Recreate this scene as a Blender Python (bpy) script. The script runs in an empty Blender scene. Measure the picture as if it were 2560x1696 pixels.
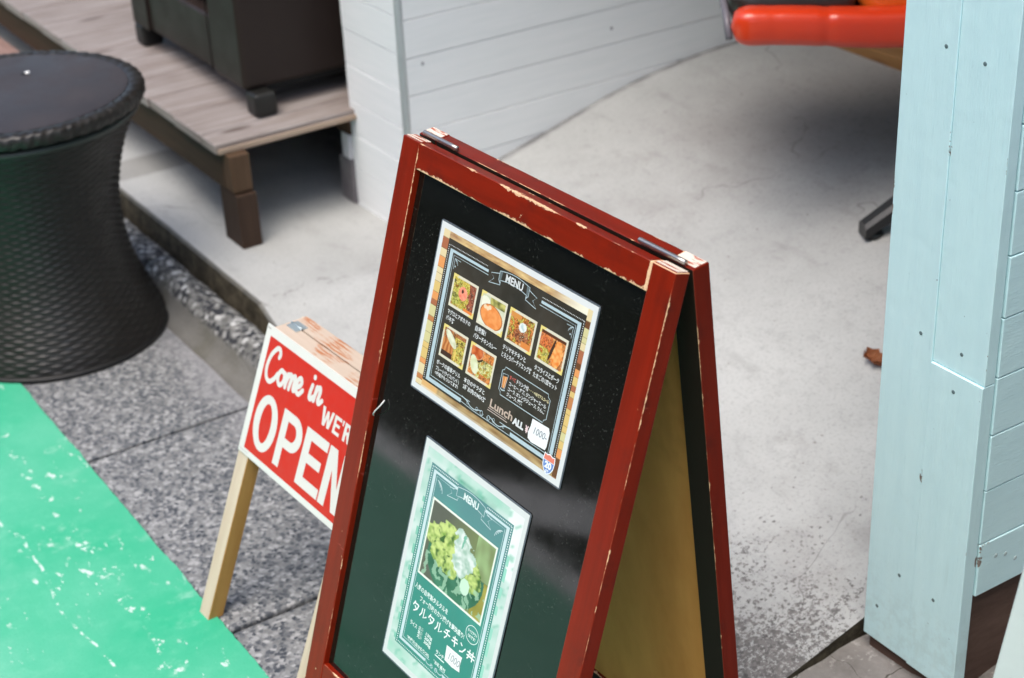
import bpy, bmesh, math, random
from mathutils import Vector, Matrix, geometry, noise as mnoise

SC = bpy.context.scene
COL = SC.collection
RAD = math.radians
random.seed(7)

# ------------------------------------------------------------------ camera
# axes: X runs along the street, Y leads away from the street, Z up; metres
cd = bpy.data.cameras.new("camera")
cam = bpy.data.objects.new("camera", cd)
COL.objects.link(cam)
RT, DN, FW = Vector((.549, .835, -.043)), Vector((.375, -.293, -.88)), Vector((-.747, .467, -.473))
FW.normalize()
RT = (RT - FW * RT.dot(FW)).normalized()
DN = FW.cross(RT)
m = Matrix.Identity(4)
for i in range(3):
    m[i][0], m[i][1], m[i][2] = RT[i], -DN[i], -FW[i]
m[2][3] = 1.62
cam.matrix_world = m
cd.sensor_width = 36.0
cd.lens = 4275.0 / 2560.0 * 36.0
cd.clip_start, cd.clip_end = .05, 600
cd.dof.use_dof = True
cd.dof.focus_distance = 1.98
cd.dof.aperture_fstop = 5.6
cd.dof.aperture_blades = 7
SC.camera = cam

# ------------------------------------------------------------------ light
SUN_EL, SUN_AZ = RAD(66), RAD(150)        # azimuth measured from +Y towards +X
W = bpy.data.worlds.new("World")
SC.world = W
W.use_nodes = True
wn = W.node_tree
bg = wn.nodes["Background"]
sky = wn.nodes.new("ShaderNodeTexSky")
sky.sky_type = 'NISHITA'
sky.sun_disc = False
sky.sun_elevation = SUN_EL
sky.sun_rotation = SUN_AZ
sky.air_density = 1.0
sky.dust_density = 3.4
sky.ozone_density = .9
wn.links.new(sky.outputs[0], bg.inputs[0])
bg.inputs[1].default_value = .15
sd = bpy.data.lights.new("sun", 'SUN')
sun = bpy.data.objects.new("sun", sd)
COL.objects.link(sun)
sd.energy = 1.0
sd.angle = RAD(40)
sd.color = (1.0, .96, .9)
sdir = Vector((math.sin(SUN_AZ) * math.cos(SUN_EL), math.cos(SUN_AZ) * math.cos(SUN_EL), math.sin(SUN_EL)))
sun.rotation_euler = sdir.to_track_quat('Z', 'Y').to_euler()
sun.location = (0, -3, 6)
SC.view_settings.view_transform = 'Standard'
SC.view_settings.look = 'None'
SC.view_settings.gamma = 1
SC.view_settings.exposure = 1.0

# ------------------------------------------------------------------ node helpers
class G:
    """small wrapper round one material's node tree"""
    def __init__(s, name, rough=.6, spec=.5):
        s.m = bpy.data.materials.new(name)
        s.m.use_nodes = True
        s.t = s.m.node_tree
        s.b = s.t.nodes["Principled BSDF"]
        s.b.inputs["Roughness"].default_value = rough
        s.b.inputs["Specular IOR Level"].default_value = spec
    def put(s, sock, v):
        if hasattr(v, 'links') or isinstance(v, bpy.types.NodeSocket):
            s.t.links.new(v, sock)
        elif isinstance(v, (tuple, list)) and len(v) == 3 and sock.type == 'RGBA':
            sock.default_value = (*v, 1)
        else:
            sock.default_value = v
    def set(s, **k):
        for a, v in k.items():
            s.put(s.b.inputs[a.replace('_', ' ')], v)
        return s
    def obj(s):
        return s.t.nodes.new("ShaderNodeTexCoord").outputs["Object"]
    def uv(s, name):
        n = s.t.nodes.new("ShaderNodeUVMap"); n.uv_map = name
        return n.outputs[0]
    def mp(s, v, scale=(1, 1, 1), loc=(0, 0, 0), rot=(0, 0, 0)):
        n = s.t.nodes.new("ShaderNodeMapping")
        s.put(n.inputs[0], v)
        n.inputs["Scale"].default_value = scale
        n.inputs["Location"].default_value = loc
        n.inputs["Rotation"].default_value = rot
        return n.outputs[0]
    def noise(s, v, scale=5, detail=4, rough=.55, col=False):
        n = s.t.nodes.new("ShaderNodeTexNoise")
        s.put(n.inputs["Vector"], v)
        n.inputs["Scale"].default_value = scale
        n.inputs["Detail"].default_value = detail
        n.inputs["Roughness"].default_value = rough
        return n.outputs[1 if col else 0]
    def voro(s, v, scale=5, feat='F1', out=0, rnd=1):
        n = s.t.nodes.new("ShaderNodeTexVoronoi")
        n.feature = feat
        s.put(n.inputs["Vector"], v)
        n.inputs["Scale"].default_value = scale
        n.inputs["Randomness"].default_value = rnd
        return n.outputs[out]
    def ramp(s, f, stops, interp='LINEAR'):
        n = s.t.nodes.new("ShaderNodeValToRGB")
        s.put(n.inputs[0], f)
        cr = n.color_ramp
        cr.interpolation = interp
        while len(cr.elements) < len(stops):
            cr.elements.new(.5)
        for e, (p, c) in zip(cr.elements, stops):
            e.position = p
            e.color = (c, c, c, 1) if not isinstance(c, tuple) else (*c, 1)
        return n.outputs[0]
    def mix(s, f, a, b, mode='MIX'):
        n = s.t.nodes.new("ShaderNodeMix"); n.data_type = 'RGBA'; n.blend_type = mode
        s.put(n.inputs[0], f); s.put(n.inputs[6], a); s.put(n.inputs[7], b)
        return n.outputs[2]
    def math(s, op, a, b=0.0, c=0.0):
        n = s.t.nodes.new("ShaderNodeMath"); n.operation = op
        s.put(n.inputs[0], a); s.put(n.inputs[1], b); s.put(n.inputs[2], c)
        return n.outputs[0]
    def sep(s, v):
        n = s.t.nodes.new("ShaderNodeSeparateXYZ"); s.put(n.inputs[0], v)
        return n.outputs
    def step(s, f, lo, hi, a=0.0, b=1.0):
        n = s.t.nodes.new("ShaderNodeMapRange"); n.interpolation_type = 'SMOOTHSTEP'
        s.put(n.inputs[0], f)
        s.put(n.inputs[1], lo); s.put(n.inputs[2], hi)
        n.inputs[3].default_value, n.inputs[4].default_value = a, b
        return n.outputs[0]
    def bump(s, h, strength=.3, dist=.002):
        n = s.t.nodes.new("ShaderNodeBump")
        n.inputs["Strength"].default_value = strength
        n.inputs["Distance"].default_value = dist
        s.put(n.inputs["Height"], h)
        s.t.links.new(n.outputs[0], s.b.inputs["Normal"])
        return s
    def attr(s, name, typ='GEOMETRY'):
        n = s.t.nodes.new("ShaderNodeAttribute"); n.attribute_name = name; n.attribute_type = typ
        return n.outputs
    def warp(s, o, scale, amt):
        w = s.t.nodes.new("ShaderNodeVectorMath"); w.operation = 'ADD'
        s.put(w.inputs[0], o)
        ns = s.t.nodes.new("ShaderNodeVectorMath"); ns.operation = 'SCALE'
        s.put(ns.inputs[0], s.noise(o, scale, 3, .6, col=True)); ns.inputs[3].default_value = amt
        s.t.links.new(ns.outputs[0], w.inputs[1])
        return w.outputs[0]
    def edge(s):
        a, b = s.sep(s.uv("e1")), s.sep(s.uv("e2"))
        return s.math('MINIMUM', s.math('MINIMUM', a[0], a[1]), s.math('MINIMUM', b[0], b[1]))

def flat(name, col, rough=.6, spec=.5, metal=0, coat=0):
    g = G(name, rough, spec)
    g.set(Base_Color=col, Metallic=metal)
    g.b.inputs["Coat Weight"].default_value = coat
    return g.m

def varied(name, c1, c2, scale=6, rough=.6, spec=.4, bumpd=0, bscale=60, stretch=(1, 1, 1)):
    g = G(name, rough, spec)
    o = g.mp(g.obj(), stretch)
    g.set(Base_Color=g.mix(g.ramp(g.noise(o, scale, 6, .6), [(.3, 0.), (.7, 1.)]), c1, c2))
    if bumpd:
        g.bump(g.noise(o, bscale, 4), .5, bumpd)
    return g.m

def painted(name, c1, c2, bare, bare2, rough=.3, wear=.012, lvl=.5, coat=.0, bumpd=.0004, chips=True, spec=.5):
    """painted wood whose edges are rubbed down to the wood"""
    g = G(name, rough, spec)
    o = g.obj()
    gr = g.mp(g.uv("gr"), (1.2, 14, 1))
    base = g.mix(g.ramp(g.noise(gr, 6, 5, .6), [(.35, 0.), (.7, 1.)]), c1, c2)
    d = g.edge()
    big = g.math('ADD', g.step(g.noise(o, 11, 3, .6), lvl - .02, lvl + .16), g.math('MULTIPLY', g.step(g.noise(o, 33, 2, .5), .58, .66), .9))
    fine = g.noise(o, 170, 5, .7)
    t = g.math('MULTIPLY', g.math('MULTIPLY', big, g.step(fine, .25, .75)), wear)
    w0 = g.attr("wear", 'OBJECT')[2]
    t = g.math('MULTIPLY', t, w0)
    mask = g.step(g.math('SUBTRACT', d, t), .0004, -.0004)
    if chips:
        ch = g.math('MULTIPLY', g.step(g.noise(g.mp(o, (1, 1, .6)), 110, 4, .6), .70, .73), g.step(g.noise(o, 14, 2), .5, .6))
        mask = g.math('MAXIMUM', mask, g.math('MULTIPLY', ch, .9))
    rub = g.math('MULTIPLY', g.step(g.noise(o, 22, 5, .7), .52, .72), g.step(d, .0, .012, .75, .25) if chips else .0)
    base = g.mix(rub, base, tuple(x * .42 + .004 for x in c1))
    sc_r = g.math('MULTIPLY', g.step(g.noise(g.mp(g.uv('gr'), (40, 9, 1), rot=(0, 0, .5)), 3, 3, .5), .70, .73), g.step(g.noise(o, 7, 2), .52, .6, 0, .6 if chips else 0))
    base = g.mix(sc_r, base, tuple(min(1, x * 1.5 + .05) for x in c2))
    bw = g.mix(g.noise(gr, 20, 3), bare, bare2)
    g.set(Base_Color=g.mix(mask, base, bw), Roughness=g.step(mask, 0, 1, rough, .75))
    g.b.inputs["Coat Weight"].default_value = coat
    g.b.inputs["Coat Roughness"].default_value = .12
    h = g.math('SUBTRACT', g.math('MULTIPLY', g.noise(gr, 30, 4), .5), g.math('MULTIPLY', mask, 1.5))
    g.bump(h, .5, bumpd)
    return g.m

def wood(name, c1, c2, dark, rough=.7, ringscale=5, bumpd=.0006, knots=True):
    g = G(name, rough, .3)
    gr = g.uv("gr")
    f = g.noise(g.mp(gr, (.9, 16, 1)), ringscale, 6, .62)
    c = g.mix(g.ramp(f, [(.3, 0.), (.68, 1.)]), c1, c2)
    f2 = g.noise(g.mp(gr, (2.2, 60, 1)), ringscale, 4, .7)
    c = g.mix(g.step(f2, .56, .74, 0, .75), c, dark)
    c = g.mix(g.step(g.noise(g.obj(), 4, 3), .5, .75, 0, .35), c, dark)
    if knots:
        kn = g.voro(g.mp(gr, (3.4, 13, 1)), 1.0)
        c = g.mix(g.step(kn, .17, .06, 0, .8), c, tuple(x * .7 for x in dark))
    g.set(Base_Color=c)
    g.bump(f2, .5, bumpd)
    return g.m

# ------------------------------------------------------------------ mesh helpers
class MB:
    def __init__(s):
        s.bm = bmesh.new()
        s.e1 = s.bm.loops.layers.uv.new("e1")
        s.e2 = s.bm.loops.layers.uv.new("e2")
        s.gr = s.bm.loops.layers.uv.new("gr")
    def add(s, tmp):
        me = bpy.data.meshes.new("tmp"); tmp.to_mesh(me); tmp.free()
        s.bm.from_mesh(me); bpy.data.meshes.remove(me)
        return s
    def box(s, size, M=None, bev=.001, seg=2, wo=None):
        """box centred on M's origin; wo[(axis,sign)] adds to the distance from that side, hiding its wear"""
        wo = wo or {}
        t = bmesh.new()
        bmesh.ops.create_cube(t, size=1)
        bmesh.ops.scale(t, vec=Vector(size), verts=t.verts)
        if bev > 0:
            bmesh.ops.bevel(t, geom=t.edges[:], offset=bev, segments=seg, affect='EDGES', profile=.5)
        L = [t.loops.layers.uv.new(n) for n in ("e1", "e2", "gr")]
        h = [x / 2 for x in size]
        off = random.uniform(0, 50)
        t.normal_update()
        for f in t.faces:
            n = f.normal
            k = max(range(3), key=lambda i: abs(n[i]))
            i, j = [q for q in range(3) if q != k]
            if size[j] > size[i]:
                i, j = j, i
            for l in f.loops:
                c = l.vert.co
                l[L[0]].uv = (h[i] - c[i] + wo.get((i, 1), 0), h[i] + c[i] + wo.get((i, -1), 0))
                l[L[1]].uv = (h[j] - c[j] + wo.get((j, 1), 0), h[j] + c[j] + wo.get((j, -1), 0))
                l[L[2]].uv = (c[i] + off, c[j] + off * .37 + k * 3)
        if M is not None:
            bmesh.ops.transform(t, matrix=M, verts=t.verts)
        return s.add(t)
    def bx(s, x0, x1, y0, y1, z0, z1, bev=.001, seg=2, wo=None):
        return s.box((x1 - x0, y1 - y0, z1 - z0), Matrix.Translation(((x0 + x1) / 2, (y0 + y1) / 2, (z0 + z1) / 2)), bev, seg, wo)
    def lathe(s, prof, M=None, n=48, cap=True):
        t = bmesh.new()
        rings = []
        for r, z in prof:
            rings.append([t.verts.new((r * math.cos(2 * math.pi * i / n), r * math.sin(2 * math.pi * i / n), z)) for i in range(n)])
        for a, b in zip(rings, rings[1:]):
            for i in range(n):
                t.faces.new((a[i], a[(i + 1) % n], b[(i + 1) % n], b[i]))
        if cap:
            t.faces.new(rings[0][::-1]); t.faces.new(rings[-1])
        for f in t.faces: f.smooth = True
        bmesh.ops.recalc_face_normals(t, faces=t.faces[:])
        if M is not None: bmesh.ops.transform(t, matrix=M, verts=t.verts)
        return s.add(t)
    def tube(s, pts, rad, n=10, cap=True):
        t = bmesh.new()
        pts = [Vector(p) for p in pts]
        rs = rad if isinstance(rad, (list, tuple)) else [rad] * len(pts)
        rings = []
        for i, p in enumerate(pts):
            d = (pts[min(i + 1, len(pts) - 1)] - pts[max(i - 1, 0)]).normalized()
            q = d.to_track_quat('Z', 'Y')
            rings.append([t.verts.new(p + q @ Vector((rs[i] * math.cos(2 * math.pi * k / n), rs[i] * math.sin(2 * math.pi * k / n), 0))) for k in range(n)])
        for a, b in zip(rings, rings[1:]):
            for i in range(n):
                t.faces.new((a[i], a[(i + 1) % n], b[(i + 1) % n], b[i]))
        if cap:
            t.faces.new(rings[0][::-1]); t.faces.new(rings[-1])
        for f in t.faces: f.smooth = True
        bmesh.ops.recalc_face_normals(t, faces=t.faces[:])
        return s.add(t)
    def prism(s, poly, axis, lo, hi):
        """extrude a 2-D outline; axis 0 = along X with (y,z) outline, 1 = along Y (x,z), 2 = along Z (x,y)"""
        t = bmesh.new()
        def P(a, b, c):
            return (c, a, b) if axis == 0 else ((a, c, b) if axis == 1 else (a, b, c))
        A = [t.verts.new(P(*p, lo)) for p in poly]
        B = [t.verts.new(P(*p, hi)) for p in poly]
        n = len(poly)
        for i in range(n):
            t.faces.new((A[i], A[(i + 1) % n], B[(i + 1) % n], B[i]))
        t.faces.new(A[::-1]); t.faces.new(B)
        bmesh.ops.recalc_face_normals(t, faces=t.faces[:])
        return s.add(t)
    def grid(s, xs, ys, fz):
        t = bmesh.new()
        V = [[t.verts.new((x, y, fz(x, y))) for x in xs] for y in ys]
        for j in range(len(ys) - 1):
            for i in range(len(xs) - 1):
                t.faces.new((V[j][i], V[j][i + 1], V[j + 1][i + 1], V[j + 1][i]))
        for f in t.faces: f.smooth = True
        return s.add(t)
    def soft(s, size, M=None, p=.25, n=10, puff=0):
        """rounded cushion-like box (superellipsoid blend)"""
        t = bmesh.new()
        bmesh.ops.create_cube(t, size=2)
        bmesh.ops.subdivide_edges(t, edges=t.edges[:], cuts=n, use_grid_fill=True)
        h = Vector(size) / 2
        r = min(h) * p * 2
        for v in t.verts:
            c = Vector([v.co[i] * h[i] for i in range(3)])
            inn = Vector([max(-(h[i] - r), min(h[i] - r, c[i])) for i in range(3)])
            d = c - inn
            if d.length > 1e-9:
                # map cube corner distance onto a sphere of radius r
                c = inn + d.normalized() * min(r, max(abs(d.x), abs(d.y), abs(d.z)))
            if puff:
                u, w = v.co.x, v.co.y
                c.z += puff * (1 - u * u) * (1 - w * w) * (1 if v.co.z > 0 else -.3) * abs(v.co.z)
            v.co = c
        for f in t.faces: f.smooth = True
        if M is not None: bmesh.ops.transform(t, matrix=M, verts=t.verts)
        return s.add(t)
    def obj(s, name, mat, parent=None, smooth=False, wear=1.0):
        me = bpy.data.meshes.new(name)
        if parent is not None:
            bmesh.ops.translate(s.bm, vec=-Vector(parent["base"]), verts=s.bm.verts)
        s.bm.to_mesh(me); s.bm.free()
        o = bpy.data.objects.new(name, me)
        COL.objects.link(o)
        if mat: me.materials.append(mat)
        if smooth:
            for p in me.polygons: p.use_smooth = True
        o["wear"] = float(wear)
        if parent is not None:
            o.parent = parent
            o["base"] = parent["base"]
        return o

def thing(name, label, cat, loc=(0, 0, 0), group=None):
    e = bpy.data.objects.new(name, None)
    e.empty_display_size = .05
    COL.objects.link(e)
    e.location = loc
    e["base"] = list(loc)
    e["label"], e["category"] = label, cat
    if group: e["group"] = group
    return e
def tag(o, label, cat, group=None):
    o["label"], o["category"] = label, cat
    if group: o["group"] = group
    return o
def struct(o):
    o["kind"] = "structure"
    return o
def frame_matrix(x, y, z, o):
    M = Matrix.Identity(4)
    for i in range(3):
        M[i][0], M[i][1], M[i][2], M[i][3] = x[i], y[i], z[i], o[i]
    return M
def lerp(a, b, t): return a + (b - a) * t
def sstep(x, a, b):
    t = max(0, min(1, (x - a) / (b - a)))
    return t * t * (3 - 2 * t)

# ------------------------------------------------------------------ ground materials
def m_asphalt():
    g = G("asphalt", .95, .1); o = g.obj()
    g.set(Base_Color=g.mix(g.noise(o, 90, 4, .7), (.022, .022, .024), (.055, .055, .058)))
    g.bump(g.voro(o, 160), .4, .003)
    return g.m
def m_green():
    g = G("green_road_paint", .5, .35); o = g.obj()
    c = g.mix(g.ramp(g.noise(o, 3.2, 4, .6), [(.35, 0.), (.68, 1.)]), (.036, .405, .22), (.10, .46, .29))
    c = g.mix(g.step(g.noise(o, 40, 5, .7), .45, .8, 0, .3), c, (.16, .55, .36))
    # rubbed grey-white smears and chipped flecks, dragged along the street
    sm = g.math('MULTIPLY', g.step(g.noise(g.mp(o, (14, 9, 9)), 1.0, 6, .7), .56, .72), g.step(g.noise(o, 2.6, 2), .45, .6))
    c = g.mix(g.math('MULTIPLY', sm, .55), c, (.36, .62, .5))
    c = g.mix(g.step(g.math('SUBTRACT', g.math('MULTIPLY', g.noise(o, 5, 5, .7), .8), g.sep(o)[1]), -.15, .35, 0, .6), c, (.33, .60, .49))
    c = g.mix(g.step(g.noise(o, 260, 3, .6), .5, .75, 0, .25), c, (.02, .30, .16))
    st = g.noise(g.mp(o, (30, 62, 30), rot=(0, 0, .2)), 1.0, 6, .66)
    fl = g.math('MULTIPLY', g.step(st, .60, .63), g.step(g.noise(o, 5.5, 3, .6), .50, .60))
    ln = g.math('ABSOLUTE', g.math('SUBTRACT', g.sep(o)[1], g.math('ADD', .50, g.math('MULTIPLY', g.noise(o, 3.5, 3), .09))))
    ln2 = g.math('ABSOLUTE', g.math('SUBTRACT', g.sep(o)[1], g.math('ADD', .585, g.math('MULTIPLY', g.noise(g.mp(o, loc=(4, 2, 0)), 5, 3), .10))))
    l = g.math('MULTIPLY', g.step(ln, .0035, .001), g.step(g.noise(o, 42, 4, .7), .50, .58))
    l2 = g.math('MULTIPLY', g.step(ln2, .014, .006), g.step(g.noise(o, 44, 4, .7), .56, .62))
    fl = g.math('MAXIMUM', fl, g.math('MAXIMUM', l, l2))
    c = g.mix(g.math('MULTIPLY', fl, .85), c, (.62, .72, .68))
    g.set(Base_Color=c, Roughness=g.step(g.noise(o, 9, 3), .3, .7, .38, .6))
    g.bump(g.math('SUBTRACT', g.noise(o, 130, 4, .7), g.math('MULTIPLY', fl, .5)), .3, .0015)
    return g.m
def m_aggregate(name, lights, darks, scale=120, cut=.42, rough=.8):
    """washed pebble concrete: small irregular stones, dark and pale, packed in a grey mortar"""
    g = G(name, rough, .3); o = g.obj()
    v = g.warp(o, 95, .011)
    d = g.voro(v, scale); rc = g.sep(g.voro(v, scale, out=1))
    sz = g.step(g.noise(o, 26, 3, .6), .35, .65, -.14, .14)
    pick = g.math('ADD', rc[0], sz)
    dark = g.math('MULTIPLY', g.step(pick, cut + .05, cut - .03), g.step(d, .75, .5))
    lt = g.ramp(rc[1], [(0., lights[0]), (.5, lights[1]), (1., lights[2])])
    dk = g.ramp(rc[2], [(0., darks[0]), (.6, darks[1]), (1., darks[2])])
    c = g.mix(dark, lt, dk)
    c = g.mix(g.step(d, .5, .8, 0, .6), c, tuple(x * .62 for x in lights[0]))
    return g, o, c, d
def m_paving():
    g, o, c, d = m_aggregate("washed_pebble_paving", [(.18, .187, .19), (.255, .262, .265), (.37, .376, .376)], [(.042, .050, .062), (.080, .088, .10), (.13, .137, .147)], 128, .47)
    y = g.sep(o)[1]
    fx = g.math('ADD', y, g.math('MULTIPLY', g.noise(o, 6, 4), .25))
    skim = g.step(fx, 1.08, 1.24, 0, .92)          # mortar skim near the kerb
    c = g.mix(skim, c, g.mix(g.noise(o, 14, 5, .6), (.20, .20, .21), (.32, .32, .33)))
    c = g.mix(g.step(g.noise(o, 3.0, 4, .6), .5, .75, 0, .35), c, (.13, .13, .135))
    g.set(Base_Color=c)
    g.bump(g.math('MULTIPLY', d, g.math('SUBTRACT', 1.0, skim)), .5, .002)
    return g.m
def m_kerb():
    g, o, c, d = m_aggregate("pebble_kerb", [(.11, .11, .105), (.22, .22, .21), (.55, .56, .55)], [(.016, .019, .026), (.035, .036, .04), (.08, .08, .08)], 92, .58)
    z = g.sep(o)[2]
    fz = g.math('ADD', z, g.math('MULTIPLY', g.noise(o, 30, 4), .02))
    low = g.step(fz, .056, .044)                     # cement skirt covers the lower face
    c = g.mix(low, c, g.mix(g.noise(o, 18, 5, .6), (.10, .097, .085), (.20, .195, .18)))
    c = g.mix(g.step(g.noise(o, 7, 4), .52, .7, 0, .5), c, (.09, .085, .06))
    g.set(Base_Color=c)
    g.bump(d, .6, .003)
    return g.m
def m_concrete():
    g = G("trowelled_concrete", .85, .25); o = g.obj()
    x, y, z = g.sep(o)
    c = g.mix(g.ramp(g.noise(o, 2.2, 6, .62), [(.34, 0.), (.66, 1.)]), (.36, .368, .358), (.465, .475, .462))
    c = g.mix(g.step(g.noise(o, 26, 6, .75), .5, .72, 0, .35), c, (.26, .26, .26))
    c = g.mix(g.step(g.noise(o, 190, 3, .65), .48, .75, 0, .42), c, (.2, .2, .2))
    c = g.mix(g.step(g.noise(g.mp(o, (3, 9, 3), rot=(0, 0, .6)), 2, 5, .65), .55, .72, 0, .3), c, (.22, .215, .21))
    stn = g.math('MULTIPLY', g.step(g.noise(g.mp(o, (1, 1, 1), loc=(5, 3, 0)), 5.5, 6, .72), .54, .70), g.step(x, -3.0, -2.6))
    c = g.mix(g.math('MULTIPLY', stn, .32), c, (.20, .19, .18))
    hc = g.voro(g.mp(g.warp(o, 4, .3), (1, .7, 1)), 1.7, 'DISTANCE_TO_EDGE')
    c = g.mix(g.math('MULTIPLY', g.step(hc, .0035, .0008), g.step(g.noise(o, 3, 3), .48, .6, 0, .55)), c, (.12, .115, .11))
    gt = g.voro(g.warp(o, 60, .01), 42); gr_ = g.sep(g.voro(g.warp(o, 60, .01), 42, out=1))
    c = g.mix(g.math('MULTIPLY', g.step(gt, .12, .06), g.step(gr_[0], .80, .84, 0, .7)), c, (.14, .12, .10))
    # floor darkened up the alley: painted shade mixed with foot grime
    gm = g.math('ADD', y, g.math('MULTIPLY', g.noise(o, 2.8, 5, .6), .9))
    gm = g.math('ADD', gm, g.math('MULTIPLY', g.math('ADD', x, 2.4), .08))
    grime_shade = g.math('MULTIPLY', g.math('MULTIPLY', g.step(gm, 2.0, 2.85, 0, .78), g.step(x, -2.0, -2.45, .2, 1)), g.step(x, -2.95, -2.3))
    c = g.mix(grime_shade, c, (.17, .145, .137))
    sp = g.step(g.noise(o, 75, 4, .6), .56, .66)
    c = g.mix(g.math('MULTIPLY', sp, g.math('MULTIPLY', grime_shade, .45)), c, (.10, .09, .095))
    # pebbles worn bare at the mouth of the ramp, on the street side
    ex = g.math('ADD', g.math('MULTIPLY', g.math('SUBTRACT', x, -1.62), 1.1), g.math('MULTIPLY', g.math('SUBTRACT', 1.50, y), 1.7))
    ex = g.math('ADD', ex, g.math('MULTIPLY', g.math('SUBTRACT', g.noise(o, 9, 4, .6), .5), .9))
    exm = g.math('MULTIPLY', g.step(ex, -.15, .75), g.step(x, -2.4, -1.9))
    dv = g.warp(o, 150, .007)
    v = g.voro(dv, 190); rr = g.sep(g.voro(dv, 190, out=1))
    th = g.math('SUBTRACT', .69, g.math('MULTIPLY', exm, .27))
    pit = g.noise(o, 125, 6, .74)
    peb = g.step(g.math('SUBTRACT', pit, th), -.01, .055)
    big = g.math('MULTIPLY', g.step(g.math('SUBTRACT', rr[0], g.math('MULTIPLY', exm, .22)), .01, -.02), g.step(v, .62, .4))
    peb = g.math('MULTIPLY', g.math('MAXIMUM', peb, g.math('MULTIPLY', big, .8)), g.step(exm, .01, .12))
    c = g.mix(g.math('MULTIPLY', peb, .85), c, g.mix(rr[1], (.055, .05, .05), (.17, .16, .155)))
    c = g.mix(g.math('MULTIPLY', exm, g.step(g.noise(o, 12, 4), .45, .7, 0, .5)), c, (.25, .235, .23))
    # a darker strip across the slab under the bench platform
    s1 = g.math('MULTIPLY', g.math('MULTIPLY', g.step(x, -3.735, -3.72), g.step(x, -3.60, -3.615)), g.step(x, -3.0, -3.01))
    c = g.mix(g.math('MULTIPLY', s1, .6), c, (.2, .195, .18))
    # crack where ramp meets slab, dark fillet line along the wall
    cr = g.math('ABSOLUTE', g.math('SUBTRACT', x, g.math('ADD', -2.84, g.math('MULTIPLY', g.math('SUBTRACT', g.noise(o, 14, 4), .5), .12))))
    crm = g.math('MULTIPLY', g.step(cr, .004, .0015), g.step(y, 1.6, 1.3))
    c = g.mix(g.math('MULTIPLY', crm, g.step(g.noise(o, 20, 2), .4, .6, 0, .6)), c, (.13, .12, .11))
    wd = g.math('MULTIPLY', g.step(x, -2.872, -2.894), g.step(y, 1.6, 1.75))
    c = g.mix(g.math('MULTIPLY', wd, g.step(g.noise(o, 16, 3), .3, .6, .25, .8)), c, (.12, .115, .12))
    # dirty front face of the slab
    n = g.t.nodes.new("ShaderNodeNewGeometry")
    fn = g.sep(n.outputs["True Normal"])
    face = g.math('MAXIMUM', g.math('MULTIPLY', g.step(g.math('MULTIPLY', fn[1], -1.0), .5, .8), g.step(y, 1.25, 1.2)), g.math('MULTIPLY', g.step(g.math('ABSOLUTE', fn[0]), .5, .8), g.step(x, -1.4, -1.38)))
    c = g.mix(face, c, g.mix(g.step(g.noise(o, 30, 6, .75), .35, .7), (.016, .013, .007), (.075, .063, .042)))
    g.set(Base_Color=c)
    g.bump(g.math('ADD', g.noise(o, 90, 5, .7), g.math('MULTIPLY', peb, -1.2)), .35, .0016)
    return g.m
def m_brownstone():
    g = G("old_brown_concrete", .9, .2); o = g.obj()
    c = g.mix(g.ramp(g.noise(o, 7, 6, .7), [(.3, 0.), (.7, 1.)]), (.13, .12, .11), (.29, .275, .26))
    c = g.mix(g.step(g.noise(o, 60, 4, .7), .55, .7), c, (.36, .35, .33))
    ck = g.voro(g.mp(g.warp(o, 7, .16), (1, 1.6, 1)), 7, 'DISTANCE_TO_EDGE')
    c = g.mix(g.step(ck, .010, .002, 0, .8), c, (.03, .025, .015))
    c = g.mix(g.step(g.noise(g.mp(o, loc=(3, 1, 2)), 10, 4), .56, .7, 0, .7), c, (.055, .045, .02))
    g.set(Base_Color=c)
    g.bump(g.noise(o, 70, 5, .7), .6, .004)
    return g.m

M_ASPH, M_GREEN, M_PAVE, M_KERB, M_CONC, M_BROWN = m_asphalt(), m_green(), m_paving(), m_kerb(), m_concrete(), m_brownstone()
M_MARK = varied("white_road_paint", (.76, .77, .78), (.85, .86, .87), 12, .7)
M_DIRT = varied("gap_dirt", (.02, .017, .008), (.07, .06, .035), 30, .95, .1, .004, 50)

# ------------------------------------------------------------------ ground
# asphalt sheet out to the horizon
b = MB(); b.grid([-200, 200], [-200, 200], lambda x, y: -.012)
struct(b.obj("road", M_ASPH))
b = MB()
xs_ = [-40 + 1.5 * i for i in range(24)] + [-4.6 + .012 * i for i in range(340)] + [-.4 + 1.5 * i for i in range(28)]
xs_ = sorted(xs_)
b.prism([(x, -.72) for x in xs_] + [(x, .7335 + .0035 * mnoise.noise(Vector((x * 11, 0, 0))) + .002 * mnoise.noise(Vector((x * 60, 3, 0)))) for x in xs_[::-1]], 2, -.03, .0035)
struct(b.obj("green_lane", M_GREEN))
b = MB(); b.bx(-40, 40, -.925, -.72, -.03, -.004, 0)
struct(b.obj("road_edge_line", M_MARK))
b = MB(); b.bx(-3.36, -3.03, -4.2, -.925, -.03, -.004, 0)
struct(b.obj("stop_line", M_MARK))
# washed-pebble gutter blocks, about 0.61 m long, with open joints
b = MB()
J = [-2.030 - .61 * k for k in range(-8, 9)]
J.sort()
for x0, x1 in zip(J, J[1:]):
    b.bx(x0 + .0052, x1 - .0052, .735, 1.085, -.06, .001 + random.uniform(-.001, .001), .004, 2)
struct(b.obj("pavement", M_PAVE))
b = MB(); b.bx(-8, 3, .72, 1.3, -.08, -.010, 0)
struct(b.obj("ground_under_joints", varied("joint_dirt", (.008, .006, .004), (.028, .022, .015), 40, .95, .1, .003, 60)))
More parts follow.
